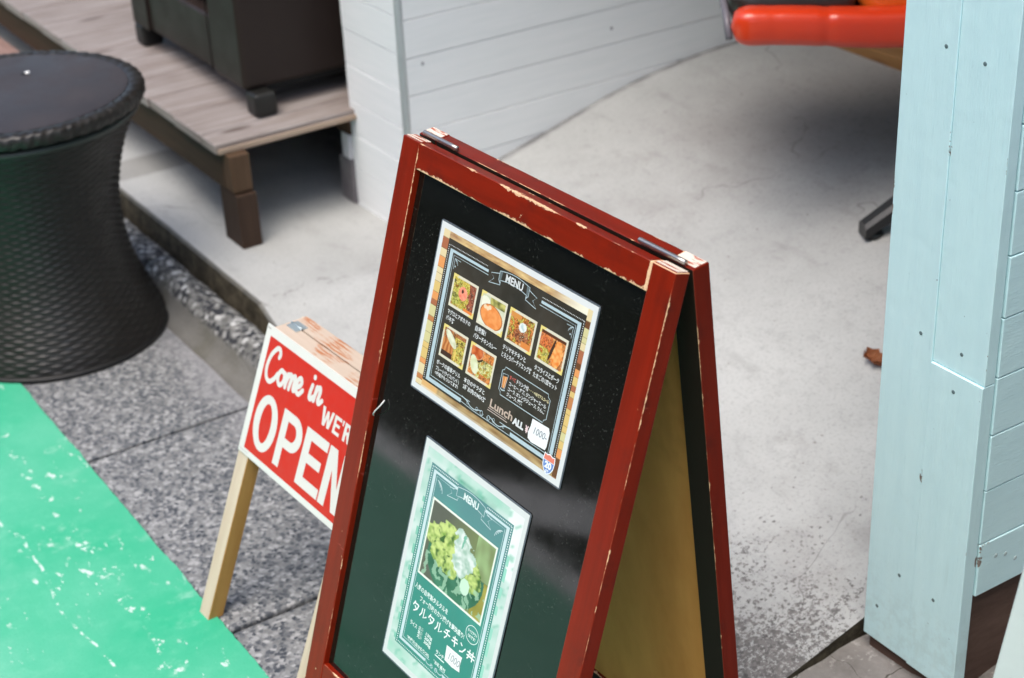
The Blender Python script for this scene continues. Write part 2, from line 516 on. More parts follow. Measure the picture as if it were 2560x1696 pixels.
# kerb lip with rounded nose, one length per block
b = MB()
prof = [(1.062, -.05), (1.062, .0025), (1.078, .006), (1.096, .02), (1.104, .042), (1.112, .054), (1.124, .0605), (1.152, .062), (1.166, .057), (1.172, .046), (1.172, -.05)]
KJ = [-8.0] + [x for x in J if -7 < x < -1.3]
for x0, x1 in zip(KJ, KJ[1:]):
    n = 24
    t = bmesh.new()
    xs = [lerp(x0 + .005, x1 - .005, i / n) for i in range(n + 1)]
    R = [[t.verts.new((x, y + .003 * mnoise.noise(Vector((x * 9, y * 30, z * 30))), z + .0035 * mnoise.noise(Vector((x * 14, y * 25, 3))) * (z > .01))) for (y, z) in prof] for x in xs]
    for A, B in zip(R, R[1:]):
        for i in range(len(prof) - 1):
            t.faces.new((A[i], B[i], B[i + 1], A[i + 1]))
    t.faces.new(R[0]); t.faces.new(R[-1][::-1])
    for f in t.faces: f.smooth = len(f.verts) == 4
    bmesh.ops.recalc_face_normals(t, faces=t.faces[:])
    b.add(t)
struct(b.obj("kerb", M_KERB))
b = MB(); b.bx(-8, -2.78, 1.16, 1.24, -.05, .028, 0)
struct(b.obj("gutter_soil", M_DIRT))

def ground_z(x, y):
    ramp = .062 + .27 * (y - 1.19)
    top = .347
    if ramp > top - .06:
        e = max(0, min(1, (ramp - (top - .06)) / .12))
        ramp = (top - .06) + .12 * (e - e * e / 2)
    slab = .10
    z = lerp(slab, ramp, sstep(x, -2.86, -2.74))
    if y > 1.58 and x > -2.95:
        z = max(z, ramp)
    return z + .0018 * mnoise.noise(Vector((x * 5, y * 5, 0)))
b = MB()
xs = [-7.0, -6, -5, -4.4] + [-4.2 + .06 * i for i in range(22)] + [-2.9 + .02 * i for i in range(77)]
xs = sorted(set(round(x, 4) for x in xs if x <= -1.372)) + [-1.372]
ys = [1.182, 1.186, 1.192] + [1.20 + .03 * i for i in range(60)] + [3.2, 4, 5, 7]
def gz(x, y):
    lip = .004 * mnoise.noise(Vector((x * 17, y * 4, 5)))
    if y < 1.184: return -.03
    z = ground_z(x, max(y, 1.19)) + (lip if y < 1.2 else 0)
    return z - (.006 if y < 1.19 else 0)
b.grid(xs, ys, gz)
# the ramp's side face at its street end
t = bmesh.new()
for y0, y1 in zip(ys[2:40], ys[3:41]):
    v = [t.verts.new(p) for p in ((-1.372, y0, -.03), (-1.372, y1, -.03), (-1.372, y1, gz(-1.372, y1)), (-1.372, y0, gz(-1.372, y0)))]
    t.faces.new(v)
b.add(t)
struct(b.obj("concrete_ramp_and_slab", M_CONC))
# sunken old concrete to the right of the ramp
b = MB()
b.grid([-1.371] + [-1.36 + .03 * i for i in range(60)], [1.19 + .03 * i for i in range(45)],
       lambda x, y: lerp(.080, .116, sstep(x, -1.36, -1.1)) + .06 * (y - 1.3) * (y < 1.6) + .012 * mnoise.noise(Vector((x * 9, y * 9, 1))) + .006 * mnoise.noise(Vector((x * 28, y * 28, 2))))
struct(b.obj("broken_concrete_ground", M_BROWN))
b = MB(); b.bx(-1.366, .5, 1.12, 1.192, -.03, .07, .006)
struct(b.obj("step_edge", M_BROWN))

# ------------------------------------------------------------------ weatherboard walls
M_WHITE = painted("white_wall_paint", (.76, .79, .80), (.81, .83, .84), (.42, .43, .43), (.5, .5, .5), .55, .0, .62, 0, .0006, False, .3)
def m_blue():
    g = G("pale_blue_paint", .5, .35); o = g.obj()
    gr = g.mp(g.uv("gr"), (1.1, 12, 1))
    c = g.mix(g.ramp(g.noise(gr, 5, 5, .6), [(.3, 0.), (.72, 1.)]), (.575, .82, .86), (.62, .865, .895))
    c = g.mix(g.step(g.noise(g.mp(g.uv("gr"), (5, 60, 1)), 4, 4, .7), .58, .72, 0, .18), c, (.3, .55, .6))
    d = g.edge()
    t = g.math('MULTIPLY', g.math('MULTIPLY', g.step(g.noise(o, 11, 2), .58, .72), g.step(g.noise(o, 90, 4, .7), .42, .6)), .007)
    mask = g.step(g.math('SUBTRACT', d, t), .0004, -.0004)
    c = g.mix(mask, c, g.mix(g.noise(o, 60, 2), (.10, .075, .06), (.3, .25, .22)))
    zz = g.sep(o)[2]
    dirt = g.step(g.math('ADD', zz, g.math('MULTIPLY', g.noise(o, 18, 5, .7), .16)), .25, .15, 0, .16)
    c = g.mix(g.math('MULTIPLY', dirt, g.step(g.noise(o, 45, 5, .7), .42, .62)), c, (.27, .34, .32))
    dr = g.math('MULTIPLY', g.step(g.noise(g.mp(o, (60, 60, 2.2)), 1, 4, .6), .60, .70), g.step(g.noise(o, 3, 2), .5, .62, 0, .35))
    c = g.mix(dr, c, (.36, .52, .52))
    sp = g.math('MULTIPLY', g.step(g.noise(o, 85, 3, .5), .715, .74), g.step(g.noise(o, 6, 2), .5, .6))
    c = g.mix(g.math('MULTIPLY', sp, .6), c, (.14, .25, .27))
    g.set(Base_Color=c)
    h = g.math('SUBTRACT', g.noise(g.mp(g.uv("gr"), (6, 70, 1)), 6, 5, .65), g.math('MULTIPLY', mask, 2.0))
    h = g.math('ADD', h, g.math('MULTIPLY', g.noise(o, 26, 3), 1.5))
    g.bump(h, .5, .0012)
    return g.m
M_BLUE = m_blue()
M_SCREW = flat("painted_screw_recess", (.11, .17, .18), .6)
M_KICK = varied("brown_kickboard", (.075, .045, .034), (.12, .075, .058), 18, .75, .3, .001, 90, (1, 1, 4))

wt = thing("weatherboard_wall", "white painted weatherboard wall between the wooden platform and the ramp", "wall", (-3.02, 1.579, .05))
P = .0795
b = MB()
z = .109 - P
first = True
while z < 2.1:
    dz = random.uniform(-.0006, .0006)
    b.bx(-3.142, -2.908 + dz, 1.579 + dz, 1.6, z + .0007, z + P - .0007, .001, 2)
    z += P
z = .0985 - P
b.obj("end_boards", M_WHITE, wt)
b = MB()
while z < 2.1:
    dz = random.uniform(-.0009, .0009)
    b.bx(-2.93, -2.898 + dz, 1.592, 5.0, z + .0007, z + P - .0007, .001, 2)
    z += P
b.obj("side_boards", M_WHITE, wt)
b = MB(); b.bx(-3.136, -2.934, 1.602, 5.0, -.03, 2.19, 0)
b.obj("wall_core", M_WHITE, wt)
b = MB(); b.lathe([(.0085, .02), (.0085, 2.19)], Matrix.Translation((-2.9045, 1.5865, 0)), 16)
b.obj("corner_bead", varied("grey_caulk", (.60, .63, .64), (.68, .71, .71), 25, .6), wt)
b = MB()
for (y, zz) in ((2.104, .452), (1.63, .48)):
    b.lathe([(.0035, -.001), (.0035, .0006), (.002, .001)], Matrix.Translation((-2.898, y, zz)) @ Matrix.Rotation(RAD(90), 4, 'Y'), 10)
b.obj("nail_heads", flat("nail_grey", (.28, .27, .29), .5), wt)

bw = thing("blue_wall_end", "pale blue boarded end of a wall at the right of the ramp", "wall", (-1.27, 1.40, .1))
b = MB(); b.bx(-1.349, -1.2, 1.418, 4.2, .117, 2.19, 0)
b.obj("wall_core", M_BLUE, bw)
b = MB(); b.bx(-1.356, -1.2731, 1.4, 1.419, .117, 2.19, .0008)
b.obj("front_board", M_BLUE, bw)
b = MB(); b.bx(-1.2727, -1.1885, 1.3985, 1.4192, .116, .5825, .001)
b.obj("front_board", M_BLUE, bw)
b = MB(); b.bx(-1.2727, -1.1885, 1.4015, 1.4188, .5835, 2.19, .0008)
b.obj("front_board", M_BLUE, bw)
b = MB()
z = .268 - .0007
while z < 2.1:
    b.bx(-1.2, -1.1865 + random.uniform(-.0006, .0006), 1.4212, 4.2, z + .0008, z + .0805 - .0008, .0011)
    z += .0805
b.obj("siding_boards", M_BLUE, bw)
b = MB(); b.bx(-1.356, -1.3485, 1.4193, 4.2, .117, 2.19, .001)
b.obj("inner_lining", M_BLUE, bw)
b = MB(); b.bx(-1.35, -1.196, 1.4245, 4.2, .06, .2665, .001)
b.obj("kickboard", M_KICK, bw)
b = MB(); b.bx(-1.352, -1.1965, 1.409, 1.424, .06, .116, .001)
b.obj("sill_board", M_KICK, bw)
for (x, z) in ((-1.290, .98), (-1.233, .974), (-1.294, .613), (-1.228, .611), (-1.233, .558), (-1.298, .246), (-1.334, .174), (-1.235, .244)):
    b = MB()
    yy = 1.4 if x < -1.2735 else (1.3985 if z < .583 else 1.4015)
    b.lathe([(.0026, -.001), (.0026, .0003), (.0016, .0006), (.0006, .0004)], Matrix.Translation((x, yy, z)) @ Matrix.Rotation(RAD(90), 4, 'X'), 12)
    b.obj("screw", M_SCREW, bw)
for (y, z) in ((1.452, .32), (1.49, .30), (1.47, .235 + .08)):
    b = MB(); b.lathe([(.0032, -.001), (.0032, .0006), (.002, .0011)], Matrix.Translation((-1.1866, y, z)) @ Matrix.Rotation(RAD(90), 4, 'Y'), 10)
    b.obj("screw", M_BLUE, bw)
b = MB(); b.bx(-1.186, -1.168, 1.540, 1.60, .50, .545, .003)
b.obj("grey_bracket", flat("grey_bracket", (.12, .13, .15), .45), bw)

# pale board leaning at the street side of the blue wall, lower right corner
b = MB()
A, Bp = Vector((-.864, 1.10, .640)), Vector((-.885, 1.10, .492))
up = (A - Bp).normalized()
side = Vector((.9, .43, 0)).normalized()
nrm = side.cross(up).normalized(); side = up.cross(nrm).normalized()
base = Bp - up * (Bp.z - .115) / up.z
Hh = .95
b.box((.5, .014, Hh), frame_matrix(side, -nrm if nrm.y > 0 else nrm, up, base + up * Hh / 2 + side * .25), .002)
tag(b.obj("leaning_panel", varied("off_white_board", (.66, .69, .68), (.74, .76, .75), 9, .6)), "plain off-white panel standing at the lower right corner beside the blue siding", "panel")

# ------------------------------------------------------------------ unseen canopy added to shade the alley and platform
rf = thing("shade_canopy", "plain unseen canopy roof added to shade the alley and platform", "roof", (-3, 1.7, 2.5))
b = MB(); b.bx(-7.5, .6, 1.62, 7.2, 2.21, 2.29, .003)
b.obj("roof_deck", varied("canopy_timber", (.16, .12, .09), (.24, .19, .14), 4, .8), rf)
b = MB(); b.bx(-7.5, .6, 4.9, 5.0, .0, 2.198, .003)
tag(b.obj("back_wall", varied("dark_back_wall", (.10, .075, .06), (.16, .12, .095), 4, .8)), "dark timber wall closing the back of the alley", "wall")

# unseen house fronts added to block light: they narrow the sky to a strip overhead
M_FRONT = varied("grey_render", (.15, .145, .14), (.21, .20, .19), 2, .85)
M_FRONT2 = varied("brown_cladding", (.10, .08, .065), (.15, .12, .10), 2, .85)
M_GLASS = flat("dark_window_glass", (.015, .018, .02), .1)
def front(name, label, x0, x1, y0, y1, h, face, m, z0=0.0):
    e = thing(name, label, "building", ((x0 + x1) / 2, (y0 + y1) / 2, z0))
    b = MB(); b.bx(x0, x1, y0, y1, z0, h, .01)
    b.obj("wall", m, e)
    n_ = max(1, int((x1 - x0) / 2.4))
    for k in range(n_):
        for zf in (1.0, 4.0):
            if zf < z0 or zf + 1.5 > h: continue
            xa = x0 + (k + .5) * (x1 - x0) / n_
            b = MB(); b.bx(xa - .6, xa + .6, face - .02, face + .02, zf, zf + 1.4, .004)
            w = b.obj("window", M_GLASS, e)
            b = MB()
            for q in ((-.66, -.6, -.06, 1.46), (.6, .66, -.06, 1.46), (-.6, .6, -.06, 0), (-.6, .6, 1.4, 1.46)):
                b.bx(xa + q[0], xa + q[1], face - .035, face + .035, zf + q[2], zf + q[3], .003)
            b.obj("window_frame", M_KICK, w)
    return e
front("sky_block_street", "grey rendered house front across the street, unseen, added to block sky light", -16, -5, -14, -7.6, 7.0, -7.6, M_FRONT)
front("sky_block_street", "brown clad house front across the street, unseen, added to block sky light", -4.8, 9, -14, -7.4, 6.2, -7.4, M_FRONT2)
front("sky_block_right", "brown house front beyond the blue wall on the right, unseen, added to block sky light", 1.6, 11, 1.5, 9, 6.5, 1.5, M_FRONT2)
front("sky_block_upper", "grey upper storey above the canopy, unseen, added to block sky light", -9, 1.4, 2.1, 9, 6.5, 2.1, M_FRONT, 2.30)

# ------------------------------------------------------------------ A-board
M_RED = painted("red_varnish", (.165, .0095, .0018), (.225, .0125, .0024), (.80, .56, .36), (.62, .36, .18), .30, .0046, .47, .0, .0003, True, .25)
M_RED2 = painted("red_varnish_plain", (.135, .008, .0018), (.18, .0105, .0022), (.72, .45, .25), (.6, .36, .2), .32, .003, .5, .0, .0003, True, .25)
def m_endgrain():
    g = G("worn_end_grain", .75, .3); o = g.obj()
    f = g.noise(g.mp(o, (30, 240, 60)), 1, 4, .6)
    g.set(Base_Color=g.mix(g.step(f, .5, .6), (.72, .62, .52), (.38, .09, .05)))
    g.bump(f, .6, .001)
    return g.m
M_END = m_endgrain()
def m_chalk():
    g = G("black_sheet", .06, .6); o = g.obj()
    d = g.step(g.noise(o, 330, 3, .6), .61, .70)
    dd = g.math('MULTIPLY', d, g.step(g.noise(o, 12, 3), .38, .62, .15, .8))
    smear = g.step(g.noise(g.mp(o, (9, 9, 5)), 1, 4, .6), .55, .8, 0, .05)
    c = g.mix(dd, (.005, .0055, .004), (.05, .053, .046))
    c = g.mix(smear, c, (.12, .13, .13))
    g.set(Base_Color=c, Roughness=g.step(g.noise(o, 30, 4), .3, .7, .05, .09))
    return g.m
M_CHALK = m_chalk()
M_PLY = None
def m_ply():
    g = G("ochre_plywood", .7, .25); o = g.obj()
    gr = g.uv("gr")
    c = g.mix(g.ramp(g.noise(g.mp(gr, (2, 5, 1)), 3, 6, .6), [(.3, 0.), (.7, 1.)]), (.56, .235, .055), (.70, .325, .085))
    c = g.mix(g.step(g.noise(o, 5, 4, .65), .54, .72, 0, .4), c, (.27, .12, .025))
    g.set(Base_Color=c); g.bump(g.noise(o, 60, 3), .2, .0005)
    return g.m
M_PLY = m_ply()
M_STEEL = G("hinge_steel", .42, .5).set(Base_Color=(.50, .48, .45), Metallic=1.0).m

O = Vector((-1.72, .934, .861))
U = Vector((.999, .044, 0)).normalized()
Nh = Vector((-.044, .999, 0)).normalized()          # horizontal, away from the street
TI, TR_ = RAD(17.0), RAD(5.6)
V = -Nh * math.sin(TI) - Vector((0, 0, math.cos(TI)))     # down the front leaf
N = Nh * math.cos(TI) - Vector((0, 0, math.sin(TI)))      # into the board
W_ = .5066
def FM(u, v, n):    # board frame: X right, Y up the leaf, Z outwards
    return frame_matrix(U, -V, -N, O + U * u + V * v + N * n)
ab = thing("menu_board", "red framed wooden A-board with black panels holding two menus", "menu board", (-1.47, .86, 0))
TH, SW = .020, .0362
LEN = .900
for k in (0, 1):
    uc = SW / 2 if k == 0 else W_ - SW / 2
    b = MB()
    wo = {(0, 1): .0035, (0, -1): .002, (2, -1): .01, (2, 1): 0} if k == 0 else {(0, 1): .0004, (0, -1): .0018, (2, -1): .004, (1, 1): -.0012}
    b.box((SW, LEN, TH), FM(uc, LEN / 2, TH / 2), .0016, 3, wo)
    b.obj("front_stile", M_RED, ab, wear=.34 if k == 0 else .36)
b = MB()
b.box((W_ - 2 * SW, .0325, TH - .001), FM(W_ / 2, .0325 / 2 + .0006, TH / 2 + .0003), .0013, 3, {(0, 1): -.0042, (1, 1): -.0004, (1, -1): -.0003, (2, -1): .003, (0, -1): .003})
b.obj("front_top_rail", M_RED, ab, wear=1.0)
b = MB()
b.box((W_ - 2 * SW, .034, TH - .001), FM(W_ / 2, .7166 + .017, TH / 2 + .0003), .0013, 3)
b.obj("front_bottom_rail", M_RED, ab, wear=.8)
REC = .0085
b = MB()
b.box((W_ - 2 * SW + .006, .7166 - .033 + .012, .004), FM(W_ / 2, (.7166 + .033) / 2, REC + .0022), 0)
b.obj("front_panel", M_CHALK, ab)
# worn tops of the front stiles
for uc in (SW / 2, W_ - SW / 2):
    b = MB(); b.box((SW - .003, .0012, TH - .006), FM(uc, -.0004, TH / 2 + .001), .0004)
    b.obj("worn_top", M_END, ab)
# rear leaf, almost upright
VR = Nh * math.sin(TR_) - Vector((0, 0, math.cos(TR_)))
NR = Nh * math.cos(TR_) + Vector((0, 0, math.sin(TR_)))    # outwards at the back
OR = O + Nh * .0446 - Vector((0, 0, .002))
def RM(u, v, n):    # n measured inwards from the outer (back) face
    return frame_matrix(U, -VR, -NR, OR + U * u + VR * v - NR * n)
LR = .858
for k in (0, 1):
    uc = SW / 2 if k == 0 else W_ - SW / 2
    b = MB(); b.box((SW, LR, .0225), RM(uc, LR / 2, .01125), .0016, 3, {(2, -1): .01, (0, 1): -.0003})
    b.obj("rear_stile", M_RED2, ab, wear=.6)
b = MB(); b.box((W_ - 2 * SW, .034, .0213), RM(W_ / 2, .0175, .0112), .0014, 3, {(2, 1): .006})
b.obj("rear_top_rail", M_RED2, ab, wear=.8)
b = MB(); b.box((W_ - 2 * SW, .034, TH - .0012), RM(W_ / 2, .735 + .017, TH / 2), .0014, 3)
b.obj("rear_bottom_rail", M_RED2, ab)
b = MB(); b.box((W_ - 2 * SW + .006, .735 - .034 + .012, .004), RM(W_ / 2, (.735 + .034) / 2, TH * .62), 0)
b.obj("rear_panel", M_PLY, ab)
for uc in (SW / 2, W_ - SW / 2):
    b = MB(); b.box((SW - .0035, .0012, TH - .0035), RM(uc, -.0004, TH / 2), .0004)
    b.obj("worn_top", M_END, ab)
M_BACK = flat("dark_brown_back_paint", (.012, .0055, .002), .6, .3)
for o_ in ab.children:
    if o_.name.startswith("rear_") and "panel" not in o_.name:
        o_.data.materials.append(M_BACK)
        for p_ in o_.data.polygons:
            if p_.normal.dot(-NR) > .8: p_.material_index = 1
# a bit of white cord poking out beside the left stile
def PP(u, v, n): return O + U * u + V * (v - .029) + N * n
b = MB(); b.tube([PP(.0375, .386, .006), PP(.043, .381, .001), PP(.049, .374, -.001), PP(.053, .366, .002), PP(.0545, .358, .0062)], .0009, 6)
b.obj("white_cord", flat("cord_white", (.7, .7, .68), .5), ab)
# the two butt hinges bridging the tops
hc = O + Nh * .0222 + Vector((0, 0, .0005))
for u0, u1 in ((.013, .084), (.4226, .4955)):
    b = MB()
    b.tube([hc + U * u0, hc + U * (u0 + .0005)] + [hc + U * (u0 + .0005 + (u1 - u0 - .001) * i / 6) for i in range(1, 6)] + [hc + U * u1], .0030, 14)
    b.obj("hinge", M_STEEL, ab)

# ------------------------------------------------------------------ flat printed work (mm, x right, y down)
class Print:
    def __init__(s):
        s.bm = bmesh.new()
        s.col = s.bm.loops.layers.float_color.new("Col")
    def _f(s, pts, z, col):
        vs = [s.bm.verts.new((x / 1000, -y / 1000, z / 1000)) for x, y in pts]
        try:
            f = s.bm.faces.new(vs)
        except ValueError:
            return
        f.normal_update()
        if f.normal.z < 0: f.normal_flip()
        for l in f.loops: l[s.col] = (*col, 1)
    def rect(s, x0, y0, x1, y1, z, col):
        s._f([(x0, y0), (x1, y0), (x1, y1), (x0, y1)], z, col)
    def poly(s, loops, z, col):
        flat_ = [p for L in loops for p in L]
        tris = geometry.tessellate_polygon([[Vector((x, y, 0)) for x, y in L] for L in loops])
        for t in tris: s._f([flat_[i] for i in t], z, col)
    def ring(s, x0, y0, x1, y1, w, z, col, sides="tblr"):
        if 't' in sides: s.rect(x0, y0, x1, y0 + w, z, col)
        if 'b' in sides: s.rect(x0, y1 - w, x1, y1, z, col)
        if 'l' in sides: s.rect(x0, y0 + w, x0 + w, y1 - w, z, col)
        if 'r' in sides: s.rect(x1 - w, y0 + w, x1, y1 - w, z, col)
    def stroke(s, pts, w, z, col, closed=False, taper=False):
        pts = [Vector(p) for p in pts]
        n = len(pts); L = []; Rr = []
        for i, p in enumerate(pts):
            a = pts[(i - 1) % n] if (closed or i > 0) else p
            c = pts[(i + 1) % n] if (closed or i < n - 1) else p
            d = (c - a)
            if d.length < 1e-9: d = Vector((1, 0))
            d.normalize(); q = Vector((-d.y, d.x))
            ww = w / 2
            if taper: ww *= .35 + .65 * math.sin(math.pi * (i + .6) / (n + .2)) ** .5
            L.append(p + q * ww); Rr.append(p - q * ww)
        for i in range(n if closed else n - 1):
            j = (i + 1) % n
            s._f([L[i], L[j], Rr[j], Rr[i]], z + i * .0004, col)
    def disc(s, x, y, r, z, col, n=10, ry=None):
        s._f([(x + r * math.cos(2 * math.pi * i / n), y + (ry or r) * math.sin(2 * math.pi * i / n)) for i in range(n)], z, col)
    def text(s, body, x, y, h, z, col, width=None, align='LEFT', bold=0, shear=0, rot=0):
        """baseline-left at (x,y); h = capital height in mm; the built-in font"""
        c = bpy.data.curves.new("t", 'FONT'); c.body = body; c.size = h / .72 / 1000; c.align_x = align; c.shear = shear
        c.offset = bold / 1000; c.resolution_u = 3
        o = bpy.data.objects.new("t", c); COL.objects.link(o)
        dg = bpy.context.evaluated_depsgraph_get()
        me = bpy.data.meshes.new_from_object(o.evaluated_get(dg))
        xs = [v.co.x for v in me.vertices]
        k = 1.0
        if width and xs:
            k = width / 1000 / max(1e-6, max(xs) - min(xs))
        cr, sr = math.cos(rot), math.sin(rot)
        vm = []
        for v in me.vertices:
            px, py = v.co.x * k, v.co.y
            vm.append(s.bm.verts.new((x / 1000 + px * cr - py * sr, -y / 1000 + px * sr + py * cr, z / 1000)))
        for p in me.polygons:
            try: f = s.bm.faces.new([vm[i] for i in p.vertices])
            except ValueError: continue
            f.normal_update()
            if f.normal.z < 0: f.normal_flip()
            for l in f.loops: l[s.col] = (*col, 1)
        bpy.data.objects.remove(o); bpy.data.curves.remove(c); bpy.data.meshes.remove(me)
    def image(s, x0, y0, x1, y1, z, nx, ny, fn):
        V_ = [[s.bm.verts.new((lerp(x0, x1, i / nx) / 1000, -lerp(y0, y1, j / ny) / 1000, z / 1000)) for i in range(nx + 1)] for j in range(ny + 1)]
        C_ = [[fn(i / nx, j / ny) for i in range(nx + 1)] for j in range(ny + 1)]
        for j in range(ny):
            for i in range(nx):
                f = s.bm.faces.new((V_[j + 1][i], V_[j + 1][i + 1], V_[j][i + 1], V_[j][i]))
                for l, (jj, ii) in zip(f.loops, ((j + 1, i), (j + 1, i + 1), (j, i + 1), (j, i))):
                    l[s.col] = (*C_[jj][ii], 1)
    def obj(s, name, mat, parent):
        me = bpy.data.meshes.new(name); s.bm.to_mesh(me); s.bm.free()
        o = bpy.data.objects.new(name, me); COL.objects.link(o); me.materials.append(mat)
        o.parent = parent
        return o
def m_print(name, rough=.35, coat=.25):
    g = G(name, rough, .22)
    c = g.attr("Col")[0]
    g.set(Base_Color=g.mix(g.step(g.noise(g.obj(), 60, 4), .3, .8, 0, .04), c, (.3, .3, .3)))
    g.b.inputs["Coat Weight"].default_value = coat
    g.b.inputs["Coat Roughness"].default_value = .15
    return g.m
M_PRINT = m_print("laminated_print", .4, .0)
M_LAM = G("laminate_film", .15, .5).set(Base_Color=(.10, .12, .14)).m
def spline(pts, n=8):
    pts = [Vector(p) for p in pts]; out = []
    P_ = [pts[0]] + pts + [pts[-1]]
    for i in range(1, len(P_) - 2):
        p0, p1, p2, p3 = P_[i - 1:i + 3]
        for k in range(n):
            t = k / n
            out.append(.5 * ((2 * p1) + (p2 - p0) * t + (2 * p0 - 5 * p1 + 4 * p2 - p3) * t * t + (3 * p1 - p0 - 3 * p2 + p3) * t ** 3))
    out.append(pts[-1])
    return out
def nz(x, y, s, k=0): return mnoise.noise(Vector((x * s, y * s, k * 7.3)))
def mixc(a, b, t):
    t = max(0, min(1, t)); return tuple(lerp(p, q, t) for p, q in zip(a, b))
WHT, CREAM, PALE = (.66, .68, .68), (.66, .62, .49), (.45, .56, .60)

def sheet(name, label, u, v, rot, w, h, grp):
    """a laminated sheet lying on the recessed front panel"""
    p = O + U * u + V * v
    c0 = Vector((0, 0, 1.62)); d = p - c0
    t = ((O + N * (REC - .0007)) - c0).dot(N) / d.dot(N)   # slide along the sight line onto the panel
    p = c0 + d * t
    c, s_ = math.cos(rot), math.sin(rot)
    ux, vx = U * c + V * s_, -U * s_ + V * c
    e = thing(name, label, "menu", p, grp)
    e.rotation_euler = frame_matrix(ux, -vx, -N, p).to_euler()
    s = Print()
    R = 3.2
    pts = []
    for cx, cy, a0 in ((w - R, R, -90), (w - R, h - R, 0), (R, h - R, 90), (R, R, 180)):
        for i in range(5):
            a = RAD(a0 + 90 * i / 4); pts.append((cx + R * math.cos(a), cy + R * math.sin(a)))
    s.poly([pts], .6, (1, 1, 1))
    for (xa, ya), (xb, yb) in zip(pts, pts[1:] + pts[:1]):
        vs = [s.bm.verts.new((x / 1000, -y / 1000, zz / 1000)) for x, y, zz in ((xa, ya, .6), (xb, yb, .6), (xb, yb, -.3), (xa, ya, -.3))]
        s.bm.faces.new(vs)
    s.obj("laminate", M_LAM, e)
    return e

# ---- food pictures
def veg(x, y, k, cols, s=9):
    wx, wy = x + .05 * nz(x, y, 12, k + 20), y + .05 * nz(x, y, 12, k + 31)
    a = nz(wx, wy, s, k); b_ = nz(wx, wy, s * 2.6, k + 3); c = nz(wx, wy, s * .6, k + 9)
    t = (1.25 * a + .7 * b_ + 1) / 2
    i = max(0, min(len(cols) - 1.001, t * len(cols)))
    col = mixc(cols[int(i)], cols[min(len(cols) - 1, int(i) + 1)], (i - int(i)) ** 2)
    col = mixc(col, (.028, .014, .006), max(0, -c) * .9 + max(0, nz(wx, wy, s * 3, k + 5) - .05) * 1.5)
    return mixc(col, (.85, .75, .5), max(0, nz(wx, wy, s * 4, k + 40) - .42) * 2.2)
GRN = [(.10, .09, .01), (.42, .38, .04), (.55, .36, .05), (.7, .6, .16), (.32, .36, .03), (.5, .12, .02)]
ORG = [(.25, .06, .01), (.62, .2, .03), (.75, .3, .08), (.55, .12, .02), (.8, .45, .15)]
def inell(x, y, cx, cy, rx, ry, a=0):
    dx, dy = x - cx, y - cy
    c, s_ = math.cos(a), math.sin(a)
    return math.hypot((dx * c + dy * s_) / rx, (-dx * s_ + dy * c) / ry)
